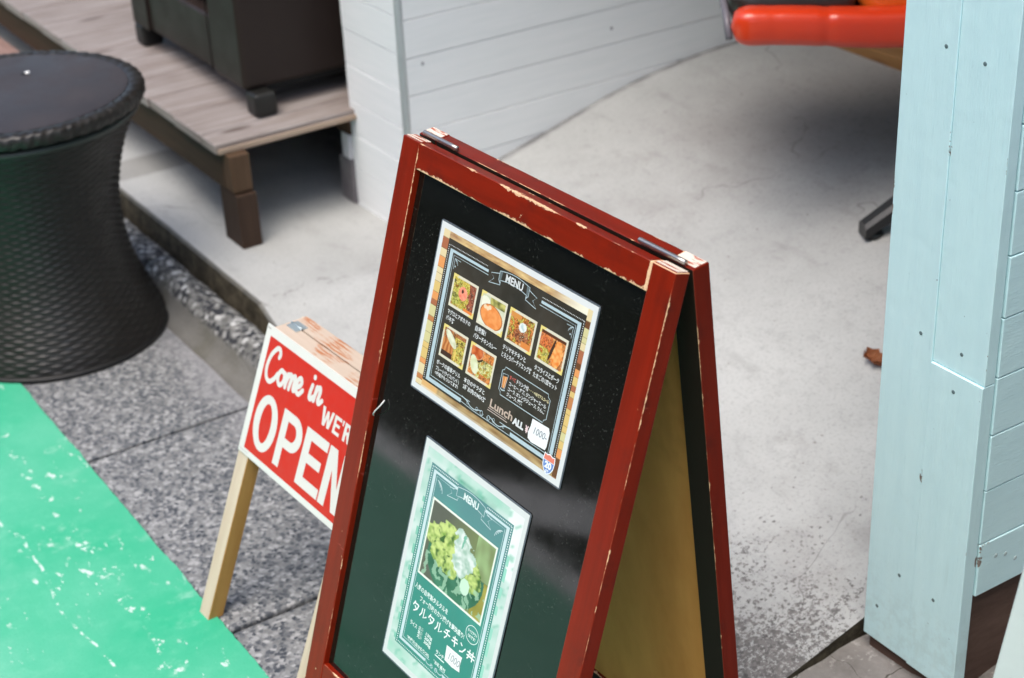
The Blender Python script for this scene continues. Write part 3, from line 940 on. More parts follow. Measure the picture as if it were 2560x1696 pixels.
def food(kind):
    def f(u, v):
        bx, by = .06, .075
        if u < bx or u > 1 - bx or v < by or v > 1 - by:
            c = CREAM
            if u + v < .22 or u + v > 1.80: c = (.72, .60, .2)
            return c
        x, y = (u - bx) / (1 - 2 * bx), (v - by) / (1 - 2 * by)
        if kind == 0:
            c = veg(x, y, 1, GRN)
            if x > .72 + .1 * nz(x, y, 4): c = veg(x, y, 2, [(.12, .03, .02), (.25, .07, .04), (.4, .1, .05)])
            e = inell(x, y, .47, .45, .2, .24)
            if e < 1: c = mixc((.75, .13, .09), (.85, .4, .25), .5 + .5 * nz(x, y, 8))
            if inell(x, y, .44, .38, .05, .07) < 1: c = (.05, .02, .01)
            if inell(x, y, .15, .72, .2, .22) < 1: c = veg(x, y, 3, [(.45, .45, .06), (.6, .55, .15), (.3, .35, .04)])
            if y > .9 and x > .6: c = (.7, .2, .04)
        elif kind == 1:
            c = mixc((.5, .52, .36), (.7, .72, .58), y + .3 * nz(x, y, 3))
            if y < .25 and x > .35: c = mixc((.1, .1, .02), (.55, .5, .15), .5 + nz(x, y, 6))
            if inell(x, y, .15, .25, .22, .2) < 1: c = (.75, .74, .6)
            e = inell(x, y, .5, .64, .47, .36, .25)
            if e < 1.08: c = (.42, .12, .02)
            if e < 1: c = mixc((.72, .22, .05), (.8, .32, .1), .5 + nz(x, y, 5) + .4 * nz(x, y, 12))
            for cx, cy in ((.18, .4), (.38, .36), (.3, .42)):
                if inell(x, y, cx, cy, .07, .07) < 1: c = (.8, .6, .38)
        elif kind == 2:
            c = veg(x, y, 4, GRN + ORG)
            if inell(x, y, .55, .66, .3, .24) < 1: c = veg(x, y, 5, [(.12, .03, .01), (.35, .1, .03), (.6, .22, .08), (.2, .05, .02)])
            e = inell(x, y, .56, .36, .15, .17, .6)
            if e < 1: c = mixc((.74, .76, .70), (.35, .5, .52), .75 - e + nz(x, y, 9) * .9)
            if y > .8 and x > .6: c = (.65, .22, .05)
            if y < .18 and x < .4: c = (.6, .25, .06)
        elif kind == 3:
            c = veg(x, y, 6, ORG)
            if x + .3 * (y - .5) > .56 and inell(x, y, .74, .55, .2, .45) < 1: c = mixc((.75, .2, .03), (.85, .45, .15), .5 + nz(x, y, 9))
            if x < .5 and y < .52: c = veg(x, y, 7, [(.5, .1, .02), (.7, .22, .06), (.6, .12, .03)])
            if x < .5 and y > .55: c = veg(x, y, 8, GRN)
            if inell(x, y, .52, .5, .05, .4, .2) < 1: c = (.05, .02, .01)
            if y < .1: c = (.1, .03, .01)
        elif kind == 4:
            c = veg(x, y, 9, [(.2, .06, .02), (.5, .2, .06), (.35, .1, .03)])
            if x < .5 and y > .35: c = mixc((.62, .26, .08), (.35, .1, .02), .5 + .5 * math.sin(x * 40 + y * 6 + nz(x, y, 4) * 2))
            if x > .52 and y > .15: c = veg(x, y, 10, GRN)
            if inell(x, y, .35, .3, .36, .14, .75) < 1: c = mixc((.72, .72, .55), (.5, .5, .3), nz(x, y, 6) + .3)
            if inell(x, y, .62, .78, .05, .2) < 1: c = (.7, .5, .12)
            if y > .82 and x < .5: c = (.05, .02, .012)
        else:
            c = veg(x, y, 11, ORG)
            if x > .36 and y > .3: c = veg(x, y, 12, [(.3, .3, .04), (.6, .55, .16), (.75, .72, .4), (.4, .4, .05), (.5, .2, .03)])
            e = inell(x, y, .25, .16, .26, .24)
            if e < 1: c = mixc((.4, .06, .01), (.65, .18, .05), .5 + nz(x, y, 6))
            if 1 < e < 1.12: c = (.6, .3, .15)
            if 1.12 < e < 1.4 and y > .3: c = (.04, .025, .01)
            if inell(x, y, .22, .62, .17, .32, -.35) < 1: c = mixc((.7, .72, .52), (.55, .58, .3), nz(x, y, 5) + .3)
            if y > .82 and x > .5: c = veg(x, y, 13, ORG)
        return c
    return f

# ---- upper menu, landscape A4
us = sheet("laminated_menu", "landscape laminated menu with six food photos on the A-board's upper half", .1095, .0715, -.0009, 303, 216, "laminated menus on the A-board")
s = Print()
s.rect(2, 2, 301, 214, .70, WHT)
s.obj("paper", M_PRINT, us)
s = Print()
random.seed(11)
BR = [(.66, .47, .17), (.72, .30, .10), (.14, .055, .02), (.50, .20, .07), (.70, .58, .34), (.60, .55, .28), (.38, .13, .06)]
for xa, xb in ((9, 21.5), (285.5, 293.5)):
    y = 9
    while y < 206:
        hh = random.uniform(6, 15); y2 = min(207, y + hh)
        c = random.choice(BR)
        s.rect(xa, y, xb, y2 - .7, .75, c); s.rect(xa, y2 - .7, xb, y2, .75, mixc(c, (.1, .06, .03), .6)); y = y2
def topwood(u, v):
    t = .5 + .6 * nz(u * 6, v * 1.4, 2.2, 1) + .25 * nz(u * 20, v, 3, 4)
    c = mixc((.30, .13, .05), (.74, .55, .26), t)
    return mixc(c, (.82, .80, .66), sstep(u, .72, 1.0) * .9 + .5 * max(0, .15 - u))
s.image(21.5, 9.2, 285.5, 17.2, .75, 60, 6, topwood)
def botwood(u, v):
    t = .5 + .7 * nz(u * 8, v * 1.2, 2.0, 5)
    c = mixc((.20, .10, .035), (.50, .36, .17), t)
    if u < .12: c = mixc(c, (.75, .45, .18), .8)
    if v > .75: c = mixc(c, (.7, .62, .48), .8 * (1 - u))
    return c
s.image(21.5, 197.5, 285.5, 207, .75, 60, 6, botwood)
s.obj("brick_border", M_PRINT, us)
s = Print()
s.image(21.5, 17.2, 285.5, 197.5, .80, 24, 16, lambda u, v: mixc((.022, .019, .014), (.05, .040, .030), .5 + .6 * nz(u * 3, v * 2, 2, 6) + .3 * nz(u * 9, v * 6, 2, 8)))
s.obj("blackboard_print", M_PRINT, us)
s = Print()
zz = .85
# dotted outline
x = 24.5; y = 25
while y < 195:
    s.disc(24.2, y, .75, zz, WHT, 6); s.disc(283.2, y, .75, zz, WHT, 6); y += 2.6
x = 27
while x < 283:
    if x < 104 or x > 208: s.disc(x, 24.4, .65, zz, WHT, 6)
    x += 2.6
# pale chalk band with hatching, open round the ribbon and the scroll
for (xa, ya, xb, yb) in ((28, 28, 106, 31.2), (208, 28, 279.6, 31.2), (28, 31.2, 34.2, 195), (273.6, 31.2, 279.6, 184), (34.2, 190.2, 103, 195), (202, 190.2, 279.6, 195)):
    nx_ = max(1, int((xb - xa) / 3)); ny_ = max(1, int((yb - ya) / 3))
    s.image(xa, ya, xb, yb, zz, nx_, ny_, lambda u, v, q=(xa, ya, xb, yb): mixc(PALE, (.40, .52, .58), .25 + .9 * nz(lerp(q[0], q[2], u) * .2, lerp(q[1], q[3], v) * .2, 1.3, 2)))
for pts in (((36.8, 187), (36.8, 34), (107, 34)), ((206, 34), (271.5, 34), (271.5, 187)), ((36.8, 187), (120, 187)), ((180, 187), (271.5, 187)), ((103, 193), (130, 194.6), (201, 194.6))):
    s.stroke(pts, .75, zz, PALE)
for sx, x0 in ((1, 40), (-1, 268.5)):     # corner curls
    for r in (3, 5.2, 7.4):
        s.stroke([(x0 + sx * (r * math.sin(a)), 37.5 + r * (1 - math.cos(a)) * .9) for a in [i * .25 for i in range(7)]], .6, zz + .02, PALE)
    s.stroke([(x0, 37), (x0 + sx * 12, 37.4)], .6, zz + .03, PALE); s.stroke([(x0, 37), (x0 + sx * .4, 50)], .6, zz + .04, PALE)
    s.disc(x0 + sx * 3, 46, 1.1, zz + .05, PALE, 8)
# scroll ornament along the foot
def curl(cx, cy, r, a0, a1, k=1): return [(cx + k * r * (1 - .5 * i / 14) * math.cos(lerp(a0, a1, i / 14)), cy + r * (1 - .5 * i / 14) * math.sin(lerp(a0, a1, i / 14))) for i in range(15)]
for k in (1, -1):
    cx = 152
    s.stroke(spline([(cx - k * 49, 186.5), (cx - k * 38, 188), (cx - k * 30, 191.8), (cx - k * 22, 192.4), (cx - k * 14, 190), (cx - k * 8, 188.6)], 5), 1.1, zz + .02, PALE)
    s.stroke(curl(cx - k * 7, 190.4, 3.6, 0, 7.5, k), .7, zz + .03, PALE)
    s.stroke(curl(cx - k * 17, 189.6, 2.8, 1, 8, -k), .6, zz + .04, PALE)
    s.stroke(curl(cx - k * 36, 189.3, 2.2, 0, 6, k), .6, zz + .05, PALE)
# ribbon
def arc(x0, x1, y, sag, n=10): return [(lerp(x0, x1, i / n), y - sag * math.sin(math.pi * i / n)) for i in range(n + 1)]
s.stroke(arc(127, 184, 22, 3.4) + arc(127, 184, 33, 3.4)[::-1] + [(127, 22)], .8, zz, PALE)
for k, x0 in ((1, 127), (-1, 184)):
    s.stroke([(x0, 25), (x0 - k * 15.5, 29), (x0 - k * 9, 34), (x0 - k * 17, 41), (x0 + k * 4, 37.5), (x0 + k * 4, 33.6)], .8, zz + .02, PALE)
    s.poly([[(x0, 33.2), (x0 + k * 4, 33.4), (x0 + k * 4, 37.2)]], zz + .04, (.4, .48, .52))
    s.poly([[(x0 + k * .6, 23), (x0 + k * 5.5, 21.5), (x0 + k * 4.2, 31.5), (x0 + k * .6, 32.6)]], zz - .01, (.12, .15, .16))
s.text("MENU", 155.6, 30.6, 9.2, zz + .05, WHT, 33, 'CENTER', .35)
# captions
def cap(t, x, y, h=4.6, w=None): s.text(t, x, y, h, zz + .06, WHT, w, bold=.16)
cap("マグロとアボカドの", 45, 103, 4.6, 47); cap("ポキ丼", 44.5, 111.5, 5, 17)
cap("自家製！", 102, 103, 5, 21); cap("バターチキンカレー", 102, 112, 5, 46)
cap("テリヤキチキンと", 158, 104.5, 5, 44); cap("とろとろポーチドエッグ丼", 158, 113, 5, 57)
cap("タコライスとポーク", 219, 105, 4.8, 45); cap("たまごの1皿セット", 219, 113.5, 4.8, 44)
cap("ポークの香草グリル", 43, 168.5, 4.6, 50); cap("プレート(ライス/パン付)", 43.3, 176, 4.2, 49); cap("※味噌汁もついてます!", 43.4, 182, 3.8, 49)
cap("本日のサラダと", 101, 168.5, 4.6, 42); cap("2種お肉のMIX丼", 101.5, 176.5, 4.6, 46)
# drinks box
rb = [(171, 122.5), (252, 122.5), (253, 126), (257, 128), (257, 151), (253.4, 153), (252, 156.5), (171, 156.5), (170, 153), (166.4, 151), (166.4, 128), (170, 126)]
s.stroke(rb, .9, zz, PALE, True)
s.poly([[(169.5, 134), (178, 132.5), (176, 147), (171.3, 147)]], zz + .02, (.62, .24, .06))
s.poly([[(174.6, 133.2), (175.8, 133), (174.6, 147), (173.8, 147)]], zz + .04, (.75, .5, .3))
s.stroke([(168.8, 131), (178.6, 129.6), (176.6, 147.6), (170.9, 147.6), (168.8, 131)], .7, zz + .06, PALE); s.stroke([(168.6, 149), (172, 150.4), (177.6, 149)], 1.3, zz + .08, PALE)
s.text("すべて", 181, 132.8, 3.9, zz + .06, (.6, .12, .1), 12, bold=.15); s.text("ドリンク付", 194, 133, 4.3, zz + .06, WHT, 22, bold=.2)
s.text("・・・+100でアルコール", 217, 132.6, 3.4, zz + .06, (.75, .68, .4), 37, bold=.1)
cap("コーヒー. 紅茶. ジンジャーエール", 182, 140, 3.9, 70); cap("コーラ. オレンジジュース. りんご", 182, 146.6, 3.9, 70); cap("ジュース. 緑茶", 182, 153, 3.9, 30)
s.text("Lunch", 155.8, 177.2, 10, zz + .06, (.50, .39, .32), 44, bold=.35)
s.stroke([(155, 179.3), (190, 179.3)], .7, zz, (.55, .45, .4)); s.stroke([(154, 182), (193, 182)], .8, zz, (.6, .5, .45))
s.text("ALL", 203, 178.6, 7.6, zz + .06, WHT, 21, bold=.7)
s.text("¥", 226.4, 178.8, 7.6, zz + .06, (.80, .62, .62), 6, bold=.6)
s.obj("lettering", M_PRINT, us)
for k, (x0, y0) in enumerate(((44, 53), (102, 53.2), (158.2, 53.6), (215.8, 54), (44, 116.8), (101, 117.4))):
    s = Print(); s.image(x0, y0, x0 + 50.5, y0 + 40.6, .92, 72, 58, food(k)); s.obj("food_photo", M_PRINT, us)
s = Print()
s.poly([[(235, 159), (265, 158), (268, 163), (267.5, 180), (266, 184), (240, 185.5), (233.5, 183), (232, 176), (234.4, 168)]], 1.1, (.80, .82, .83))
s.text("1000-", 239, 174.5, 8.4, 1.16, (.16, .19, .23), 24, bold=.0, shear=.2, rot=.03)
s.obj("price_sticker", M_PRINT, us)
s = Print()
def shield(cx, cy, k): return [(cx + k * x, cy + k * y) for x, y in ((-9.6, -11), (-5, -10), (0, -12), (5, -10), (9.6, -11), (10.6, -3), (9.6, 4), (6, 9.5), (0, 13.2), (-6, 9.5), (-9.6, 4), (-10.6, -3))]
s.poly([shield(276.5, 196, 1.0)], 1.1, (.80, .82, .84))
bl = shield(276.5, 196, .88)
s.poly([bl[5:] ], 1.14, (.13, .24, .55))
s.poly([[bl[0], bl[1], bl[2], bl[3], bl[4], (bl[5][0], bl[5][1] - .6), (bl[11][0], bl[11][1] - .6)]], 1.14, (.72, .20, .14))
s.text("20", 276.5, 201.2, 7.2, 1.2, (.85, .87, .9), 12, 'CENTER', .5)
s.text("ST", 276.5, 206.2, 3, 1.2, (.85, .87, .9), 5.5, 'CENTER', .2)
s.obj("shield_sticker", M_PRINT, us)

# ---- lower menu, portrait A4, sun-bleached green
ls = sheet("laminated_menu", "portrait laminated menu bleached mint green with one big chicken bowl photo", .1605, .3292, .0157, 216, 303, "laminated menus on the A-board")
MINT, TEAL = (.36, .68, .54), (.045, .25, .20)
s = Print(); s.rect(2, 2, 214, 301, .70, (.64, .67, .66)); s.obj("paper", M_PRINT, ls)
s = Print()
def mint(u, v):
    c = mixc((.60, .70, .66), (.33, .56, .46), .35 + .8 * nz(u * 3, v * 9, 1.6, 3))
    if v < .035 or v > .95: c = mixc(c, (.30, .60, .46), .6 * (.5 + nz(u * 9, v * 3, 2, 7)))
    if .3 < u < .75 and .03 < v < .07: c = mixc(c, (.08, .33, .22), .8 * (.6 + nz(u * 14, v * 30, 1, 5)))
    if u > .86 and v < .3: c = mixc(c, (.82, .84, .82), .8)
    if nz(u * 22, v * 30, 1, 9) > .42: c = mixc(c, (.2, .5, .38), .7)
    return c
s.image(9.5, 10, 207, 293, .75, 40, 70, mint)
for k in range(9):
    y = 70 + k * 24 + random.uniform(-6, 6)
    s.rect(18, y, 22.4, y + random.uniform(6, 16), .78, (.22, .52, .40)); s.rect(192, y - 9, 197, y + random.uniform(2, 10), .78, (.30, .62, .50))
s.obj("mint_border", M_PRINT, ls)
s = Print()
s.image(22.4, 26, 192, 274, .80, 16, 26, lambda u, v: mixc(mixc((.10, .25, .25), TEAL, sstep(v, .1, .62)), (.10, .40, .33), .4 * nz(u * 2, v * 3, 2, 2)))
s.obj("board_print", M_PRINT, ls)
s = Print()
y = 30
while y < 272:
    s.disc(25.5, y, .95, zz, (.78, .82, .82), 6); s.disc(189, y, .95, zz, (.78, .82, .82), 6); y += 3.1
x = 29
while x < 188:
    if not 80 < x < 140: s.disc(x, 29, .9, zz, (.78, .82, .82), 6)
    s.disc(x, 271, .9, zz, (.78, .82, .82), 6); x += 3.1
GB = (.56, .68, .70)
for q in ((29, 32.2, 80, 35.4), (138, 32.2, 186, 35.4), (29, 35.4, 34.5, 266), (180.5, 35.4, 186, 266), (34.5, 262.4, 88, 266), (126, 262.4, 180.5, 266)):
    s.rect(*q, zz, GB)
for pts in (((37, 259.5), (37, 38), (74, 38)), ((142, 38), (178.2, 38), (178.2, 259.5)), ((37, 259.5), (96, 259.5)), ((118, 259.5), (178.2, 259.5))):
    s.stroke(pts, .7, zz, GB)
for sx, x0 in ((1, 40), (-1, 175.5)):
    for r in (4, 7, 10, 13):
        s.stroke([(x0 + sx * (r * math.sin(a)), 42 + r * (1 - math.cos(a))) for a in [i * .25 for i in range(7)]], .8, zz + .02, GB)
s.stroke(arc(80, 137, 31.5, 4) + arc(80, 137, 43, 4)[::-1] + [(80, 31.5)], .8, zz + .03, GB)
for k, x0 in ((1, 80), (-1, 137)):
    s.stroke([(x0, 35), (x0 - k * 15, 39), (x0 - k * 9, 44), (x0 - k * 17, 51), (x0 + k * 4, 47.5), (x0 + k * 4, 43.6)], .8, zz + .05, GB)
s.text("MENU", 109, 41, 9, zz + .07, (.74, .82, .80), 30, 'CENTER', .35)
TW = (.74, .84, .80)
def cp(t, x, y, h, w, bold=.18): s.text(t, x, y, h, zz + .06, TW, w, bold=bold)
cp("人気の自家製タルタルを", 39, 187.5, 5.6, 72); cp("フォー風味のカリ揚げを豪快盛り!", 53, 199, 5.6, 96)
# big title drawn with square brush strokes
def brush(segs, x, y, w_, h_):
    for i, sg in enumerate(segs):
        s.stroke([(x + a * w_, y + c * h_) for a, c in sg], 1.9, zz + .06 + i * .01, (.84, .88, .86))
TA = [[(.30, 0), (.05, .48)], [(.22, .2), (.92, .2)], [(.92, .2), (.72, .66), (.22, 1)], [(.3, .45), (.7, .72)]]
RU = [[(.28, .1), (.26, .6), (.02, 1)], [(.55, .02), (.55, .95), (.98, .62)]]
CHI = [[(.8, .02), (.2, .2)], [(.02, .45), (.98, .45)], [(.55, .12), (.52, .66), (.22, 1)]]
KI = [[(.15, .28), (.85, .2)], [(.05, .6), (.95, .5)], [(.42, 0), (.58, 1)]]
NN = [[(.1, .12), (.4, .32)], [(.1, .96), (.55, .82), (.95, .32)]]
DON = [[(.02, .34), (.98, .34)], [(0, .66), (1, .66)], [(.3, .02), (.28, .7), (.1, 1)], [(.7, .02), (.7, 1)], [(.5, .44), (.5, .54)]]
xx = 43
for gl, w_ in ((TA, 13), (RU, 15), (TA, 13), (RU, 15), (CHI, 14), (KI, 14), (NN, 13), (DON, 16)):
    brush(gl, xx, 204, w_, 13.5); xx += w_ + 3
s.stroke([(163 + 12.5 * math.cos(a), 185.8 + 11 * math.sin(a)) for a in [i * math.pi / 14 for i in range(28)]], .9, zz, TW, True)
cp("テイクアウト", 153.5, 185, 3.6, 19); cp("OKです!", 155.5, 191, 3.6, 15)
cp("ライス", 44, 236.5, 5, 15); cp("少盛\n並盛\n大盛", 63, 234, 4, 10); cp("130g\n200g\n300g", 78, 234, 4, 15)
cp("*味噌汁(おかわりOK)", 44, 257.6, 4, 50); cp("*お新香付", 104, 257.6, 4, 26)
cp("ランチ", 104, 244, 4.6, 17); s.stroke([(104, 246.8), (124, 246.8)], 1.6, zz, TW)
for k in (1, -1):
    cx = 107
    s.stroke(spline([(cx - k * 20, 262), (cx - k * 14, 265.6), (cx - k * 8, 265), (cx - k * 3, 262)], 5), 1, zz + .02, GB)
    s.stroke(curl(cx - k * 5, 264, 3.2, 0, 7.5, k), .7, zz + .04, GB)
s.obj("lettering", M_PRINT, ls)
def bigfood(u, v):
    if u < .022 or u > .978 or v < .028 or v > .972: return (.78, .82, .72)
    c = mixc((.11, .115, .09), (.19, .23, .09), sstep(u, .1, .9) + .3 * nz(u, v, 3, 2))
    if u > .72 and v < .5: c = mixc(c, (.38, .55, .26), .7 * (.6 + nz(u * 2, v, 5)))
    if u > .8 and v > .5: c = mixc((.22, .20, .03), (.40, .36, .08), .5 + nz(u, v, 7, 1))
    e = inell(u, v, .5, .6, .43, .44)
    if e < 1 and v > .5: c = mixc((.02, .10, .05), (.06, .2, .12), .5 + nz(u, v, 6, 3))
    wu = u + .075 * nz(u, v, 7, 51) + .035 * nz(u, v, 19, 52)
    wv = v + .075 * nz(u, v, 7, 61) + .035 * nz(u, v, 19, 62)
    def lump(cx, cy, rx, ry): return inell(wu, wv, cx, cy, rx, ry)
    for i, (cx, cy, rx, ry) in enumerate(((.2, .42, .17, .16), (.33, .29, .15, .17), (.36, .52, .19, .19), (.26, .62, .15, .14), (.70, .5, .15, .19), (.78, .62, .11, .13), (.45, .66, .12, .12))):
        e = lump(cx, cy, rx, ry)
        if e < 1:
            sh = .45 * (wu - cx) / rx + .55 * (wv - cy) / ry
            c = mixc((.56, .66, .22), (.20, .33, .06), .45 + .5 * sh + .9 * nz(u, v, 13, i) + .6 * nz(u, v, 30, i + 3))
            c = mixc(c, (.05, .12, .03), max(0, nz(u, v, 17, 70 + i) - .12) * 2.2 + max(0, e - .86) * 2)
    for i, (cx, cy, rx, ry) in enumerate(((.55, .26, .15, .14), (.58, .42, .15, .19), (.6, .58, .07, .11))):
        e = lump(cx, cy, rx, ry)
        if e < 1: c = mixc((.70, .75, .71), (.34, .50, .40), .25 + .35 * e + 1.0 * nz(u, v, 12, 4 + i) + .5 * nz(u, v, 28, 9))
    if inell(wu, wv, .55, .24, .03, .1) < 1: c = (.18, .44, .32)
    if v > .66 and nz(wu * 2, wv * .8, 9, 12) > .22: c = mixc(c, (.34, .55, .38), .7)
    if inell(u, v, .68, .72, .07, .1) < 1: c = (.55, .74, .58)
    return c
s = Print(); s.image(38.6, 64.4, 174, 168, .92, 120, 92, bigfood); s.obj("food_photo", M_PRINT, ls)
s = Print()
s.poly([[(122.5, 222.6), (142, 222), (155, 221.6), (153.4, 234), (156, 241.5), (140, 243.5), (124, 242.5)]], 1.1, (.80, .81, .81))
s.text("1000", 127.5, 237.5, 10, 1.15, (.24, .28, .31), 23, bold=-.1, shear=.2)
s.stroke([(126, 226), (150, 225)], .5, 1.15, (.6, .64, .66)); s.stroke([(126, 240.5), (150, 239.6)], .5, 1.15, (.6, .64, .66))
s.obj("price_sticker", M_PRINT, ls)

# ------------------------------------------------------------------ small OPEN stand
M_PINE = wood("bare_pine", (.52, .42, .31), (.62, .53, .41), (.36, .24, .14), .65, 4)
M_PINE2 = wood("honey_pine", (.34, .17, .045), (.44, .24, .07), (.20, .08, .02), .6, 4)
def m_toprail():
    g = G("stained_pine_top", .65, .3); o = g.obj()
    gr = g.uv("gr")
    c = g.mix(g.noise(g.mp(gr, (3, 40, 1)), 5, 4, .6), (.48, .38, .29), (.58, .48, .39))
    st = g.math('MULTIPLY', g.step(g.noise(g.mp(gr, (7, 90, 1)), 3, 3, .6), .44, .56), g.step(g.noise(o, 16, 2), .45, .6))
    g.set(Base_Color=g.mix(g.math('MULTIPLY', st, .85), c, (.42, .13, .03)))
    return g.m
M_TOPR = m_toprail()
Po = Vector((-2.074, .716, 0))
T2 = RAD(21.9)
V2 = Nh * math.sin(T2) + Vector((0, 0, math.cos(T2)))        # up the front leaf
N2 = -Nh * math.cos(T2) + Vector((0, 0, math.sin(T2)))       # out of the front leaf
os_ = thing("open_sign_stand", "small pine easel sign saying Come in WE'RE OPEN, half hidden behind the A-board", "sign", (-1.95, .8, 0))
def OM(x, h, n): return frame_matrix(U, V2, N2, Po + U * x + V2 * h + N2 * n)
WB = .030
Ltop = .480
def cutleg(mb, x0, x1, M, depth, length, slope):
    # leg whose foot is cut level with the ground
    t = bmesh.new()
    d = depth * math.tan(slope)
    v = [t.verts.new(p) for p in ((x0, 0, 0), (x1, 0, 0), (x1, d, -depth), (x0, d, -depth), (x0, length, 0), (x1, length, 0), (x1, length, -depth), (x0, length, -depth))]
    gl = t.loops.layers.uv.new("gr")
    for q in ((0, 1, 5, 4), (1, 2, 6, 5), (2, 3, 7, 6), (3, 0, 4, 7), (3, 2, 1, 0), (4, 5, 6, 7)):
        f = t.faces.new([v[i] for i in q])
        for l in f.loops: l[gl].uv = (l.vert.co.y + x0 * 7, l.vert.co.x + l.vert.co.z)
    bmesh.ops.bevel(t, geom=t.edges[:], offset=.001, segments=1, affect='EDGES')
    bmesh.ops.transform(t, matrix=M, verts=t.verts)
    mb.add(t)
def two_tone(o, m2, xdir):
    """faces turned towards xdir take the second material"""
    o.data.materials.append(m2)
    for p in o.data.polygons:
        if p.normal.dot(xdir) > .7: p.material_index = 1
for x0 in (-WB, .255):
    b = MB(); cutleg(b, x0, x0 + WB, OM(0, 0, 0), .0245, Ltop, T2)
    two_tone(b.obj("front_leg", M_PINE, os_), M_PINE2, U)
V3 = -Nh * math.sin(T2) + Vector((0, 0, math.cos(T2)))
N3 = Nh * math.cos(T2) + Vector((0, 0, math.sin(T2)))
topc = Po + V2 * Ltop
span = Nh * .058
foot3 = topc + span - V3 * Ltop
for x0 in (-WB, .255):
    b = MB(); cutleg(b, -x0 - WB, -x0, frame_matrix(-U, V3, N3, foot3), .0245, Ltop - .002, T2)
    two_tone(b.obj("rear_leg", M_PINE, os_), M_PINE2, U)
b = MB()
c = topc + Nh * .0145
b.box((.285 + .002, .028, .012), frame_matrix(U, Nh, Vector((0, 0, 1)), c + U * (.285 / 2 - WB / 2 + .0) + Vector((0, 0, -.002))), .001)
b.obj("top_rail", M_TOPR, os_)
b = MB()
c = topc + Nh * .0447
b.box((.287, .0275, .012), frame_matrix(U, Nh, Vector((0, 0, 1)), c + U * (.285 / 2 - WB / 2) + Vector((0, 0, -.002))), .001)
b.obj("top_rail", M_TOPR, os_)
b = MB()
c = topc + Nh * .029 + U * .006 + Vector((0, 0, .0046))
b.box((.030, .020, .0014), frame_matrix(U, Nh, Vector((0, 0, 1)), c), .0004)
b.tube([c - U * .015 + Vector((0, 0, .001)), c + U * .015 + Vector((0, 0, .001))], .0018, 8)
b.obj("hinge", flat("zinc_hinge", (.42, .5, .52), .45, .5, .6), os_)
# sign plate (mm, origin at its top-left corner)
pl = Vector(Po + U * -.0283 + V2 * .4866 + N2 * .0008)
pe = bpy.data.objects.new("sign_plate", bpy.data.meshes.new("sign_plate"))
mb = MB(); mb.box((.300, .205, .0022), Matrix.Translation((.150, -.1025, .0011)), .0006)
mb.bm.to_mesh(pe.data); mb.bm.free()
COL.objects.link(pe)
pe.data.materials.append(varied("white_sign_plastic", (.66, .66, .62), (.72, .72, .68), 7, .4))
pe.parent = os_
Mloc = frame_matrix(U, V2, N2, pl - Vector(os_["base"]))
pe.matrix_local = Mloc
M_SIGN = m_print("sign_print", .38, .1)
RED, SWH = (.56, .022, .012), (.68, .67, .63)
s = Print()
s.rect(15, 14.5, 285, 195, 2.3, RED)
s.obj("red_field", M_SIGN, pe)
s = Print()
z0 = 2.4
def ell(cx, cy, rx, ry, n=40): return [(cx + rx * math.cos(2 * math.pi * i / n), cy + ry * math.sin(2 * math.pi * i / n)) for i in range(n)]
s.poly([ell(56, 139.5, 32.5, 44), ell(56, 139.5, 15.5, 31)[::-1]], z0, SWH)
def arcp(cx, cy, rx, ry, a0, a1, n=12): return [(cx + rx * math.cos(RAD(lerp(a0, a1, i / n))), cy + ry * math.sin(RAD(lerp(a0, a1, i / n)))) for i in range(n + 1)]
s.poly([[(97, 96.5), (131, 96.5)] + arcp(131, 124, 26.5, 27.5, -90, 90) + [(114, 151.5), (114, 184), (97, 184)], [(114, 111), (114, 137)] + arcp(130, 124, 11, 13, 90, -90)], z0, SWH)
s.poly([[(163.5, 96.5), (225, 96.5), (225, 112), (181, 112), (181, 131.5), (217, 131.5), (217, 146), (181, 146), (181, 168.5), (226, 168.5), (226, 184), (163.5, 184)]], z0, SWH)
s.poly([[(229, 96.5), (249, 96.5), (267, 150), (267, 96.5), (283, 96.5), (283, 184), (265.5, 184), (246, 128), (246, 184), (229, 184)]], z0, SWH)
# WE'RE
y0, y1 = 53.5, 80.5
s.poly([[(188.5, y0), (195.5, y0), (198.6, y0 + 17), (202.0, y0 + 3), (207, y0 + 3), (210.2, y0 + 17), (213.4, y0), (219.8, y0), (213.6, y1), (207.2, y1), (204.4, y0 + 14), (201.2, y1), (194.8, y1)]], z0, SWH)
def Elet(x, w_): s.poly([[(x, y0), (x + w_, y0), (x + w_, y0 + 5), (x + 5.6, y0 + 5), (x + 5.6, y0 + 11), (x + w_ - 2, y0 + 11), (x + w_ - 2, y0 + 15.6), (x + 5.6, y0 + 15.6), (x + 5.6, y1 - 5), (x + w_, y1 - 5), (x + w_, y1), (x, y1)]], z0, SWH)
Elet(222.5, 18)
s.poly([[(243, y0), (247.4, y0), (246.2, y0 + 8), (243.6, y0 + 8)]], z0, SWH)
rx = 250
s.poly([[(rx, y0), (rx + 11, y0)] + arcp(rx + 11, y0 + 8, 7, 8, -90, 60) + [(rx + 19, y1), (rx + 12.5, y1), (rx + 8.4, y0 + 16.5), (rx + 6.2, y0 + 16.5), (rx + 6.2, y1), (rx, y1)], [(rx + 6.2, y0 + 5), (rx + 6.2, y0 + 11.6), (rx + 10, y0 + 11.6), (rx + 12.2, y0 + 8.4), (rx + 10, y0 + 5)]], z0, SWH)
Elet(272, 11)
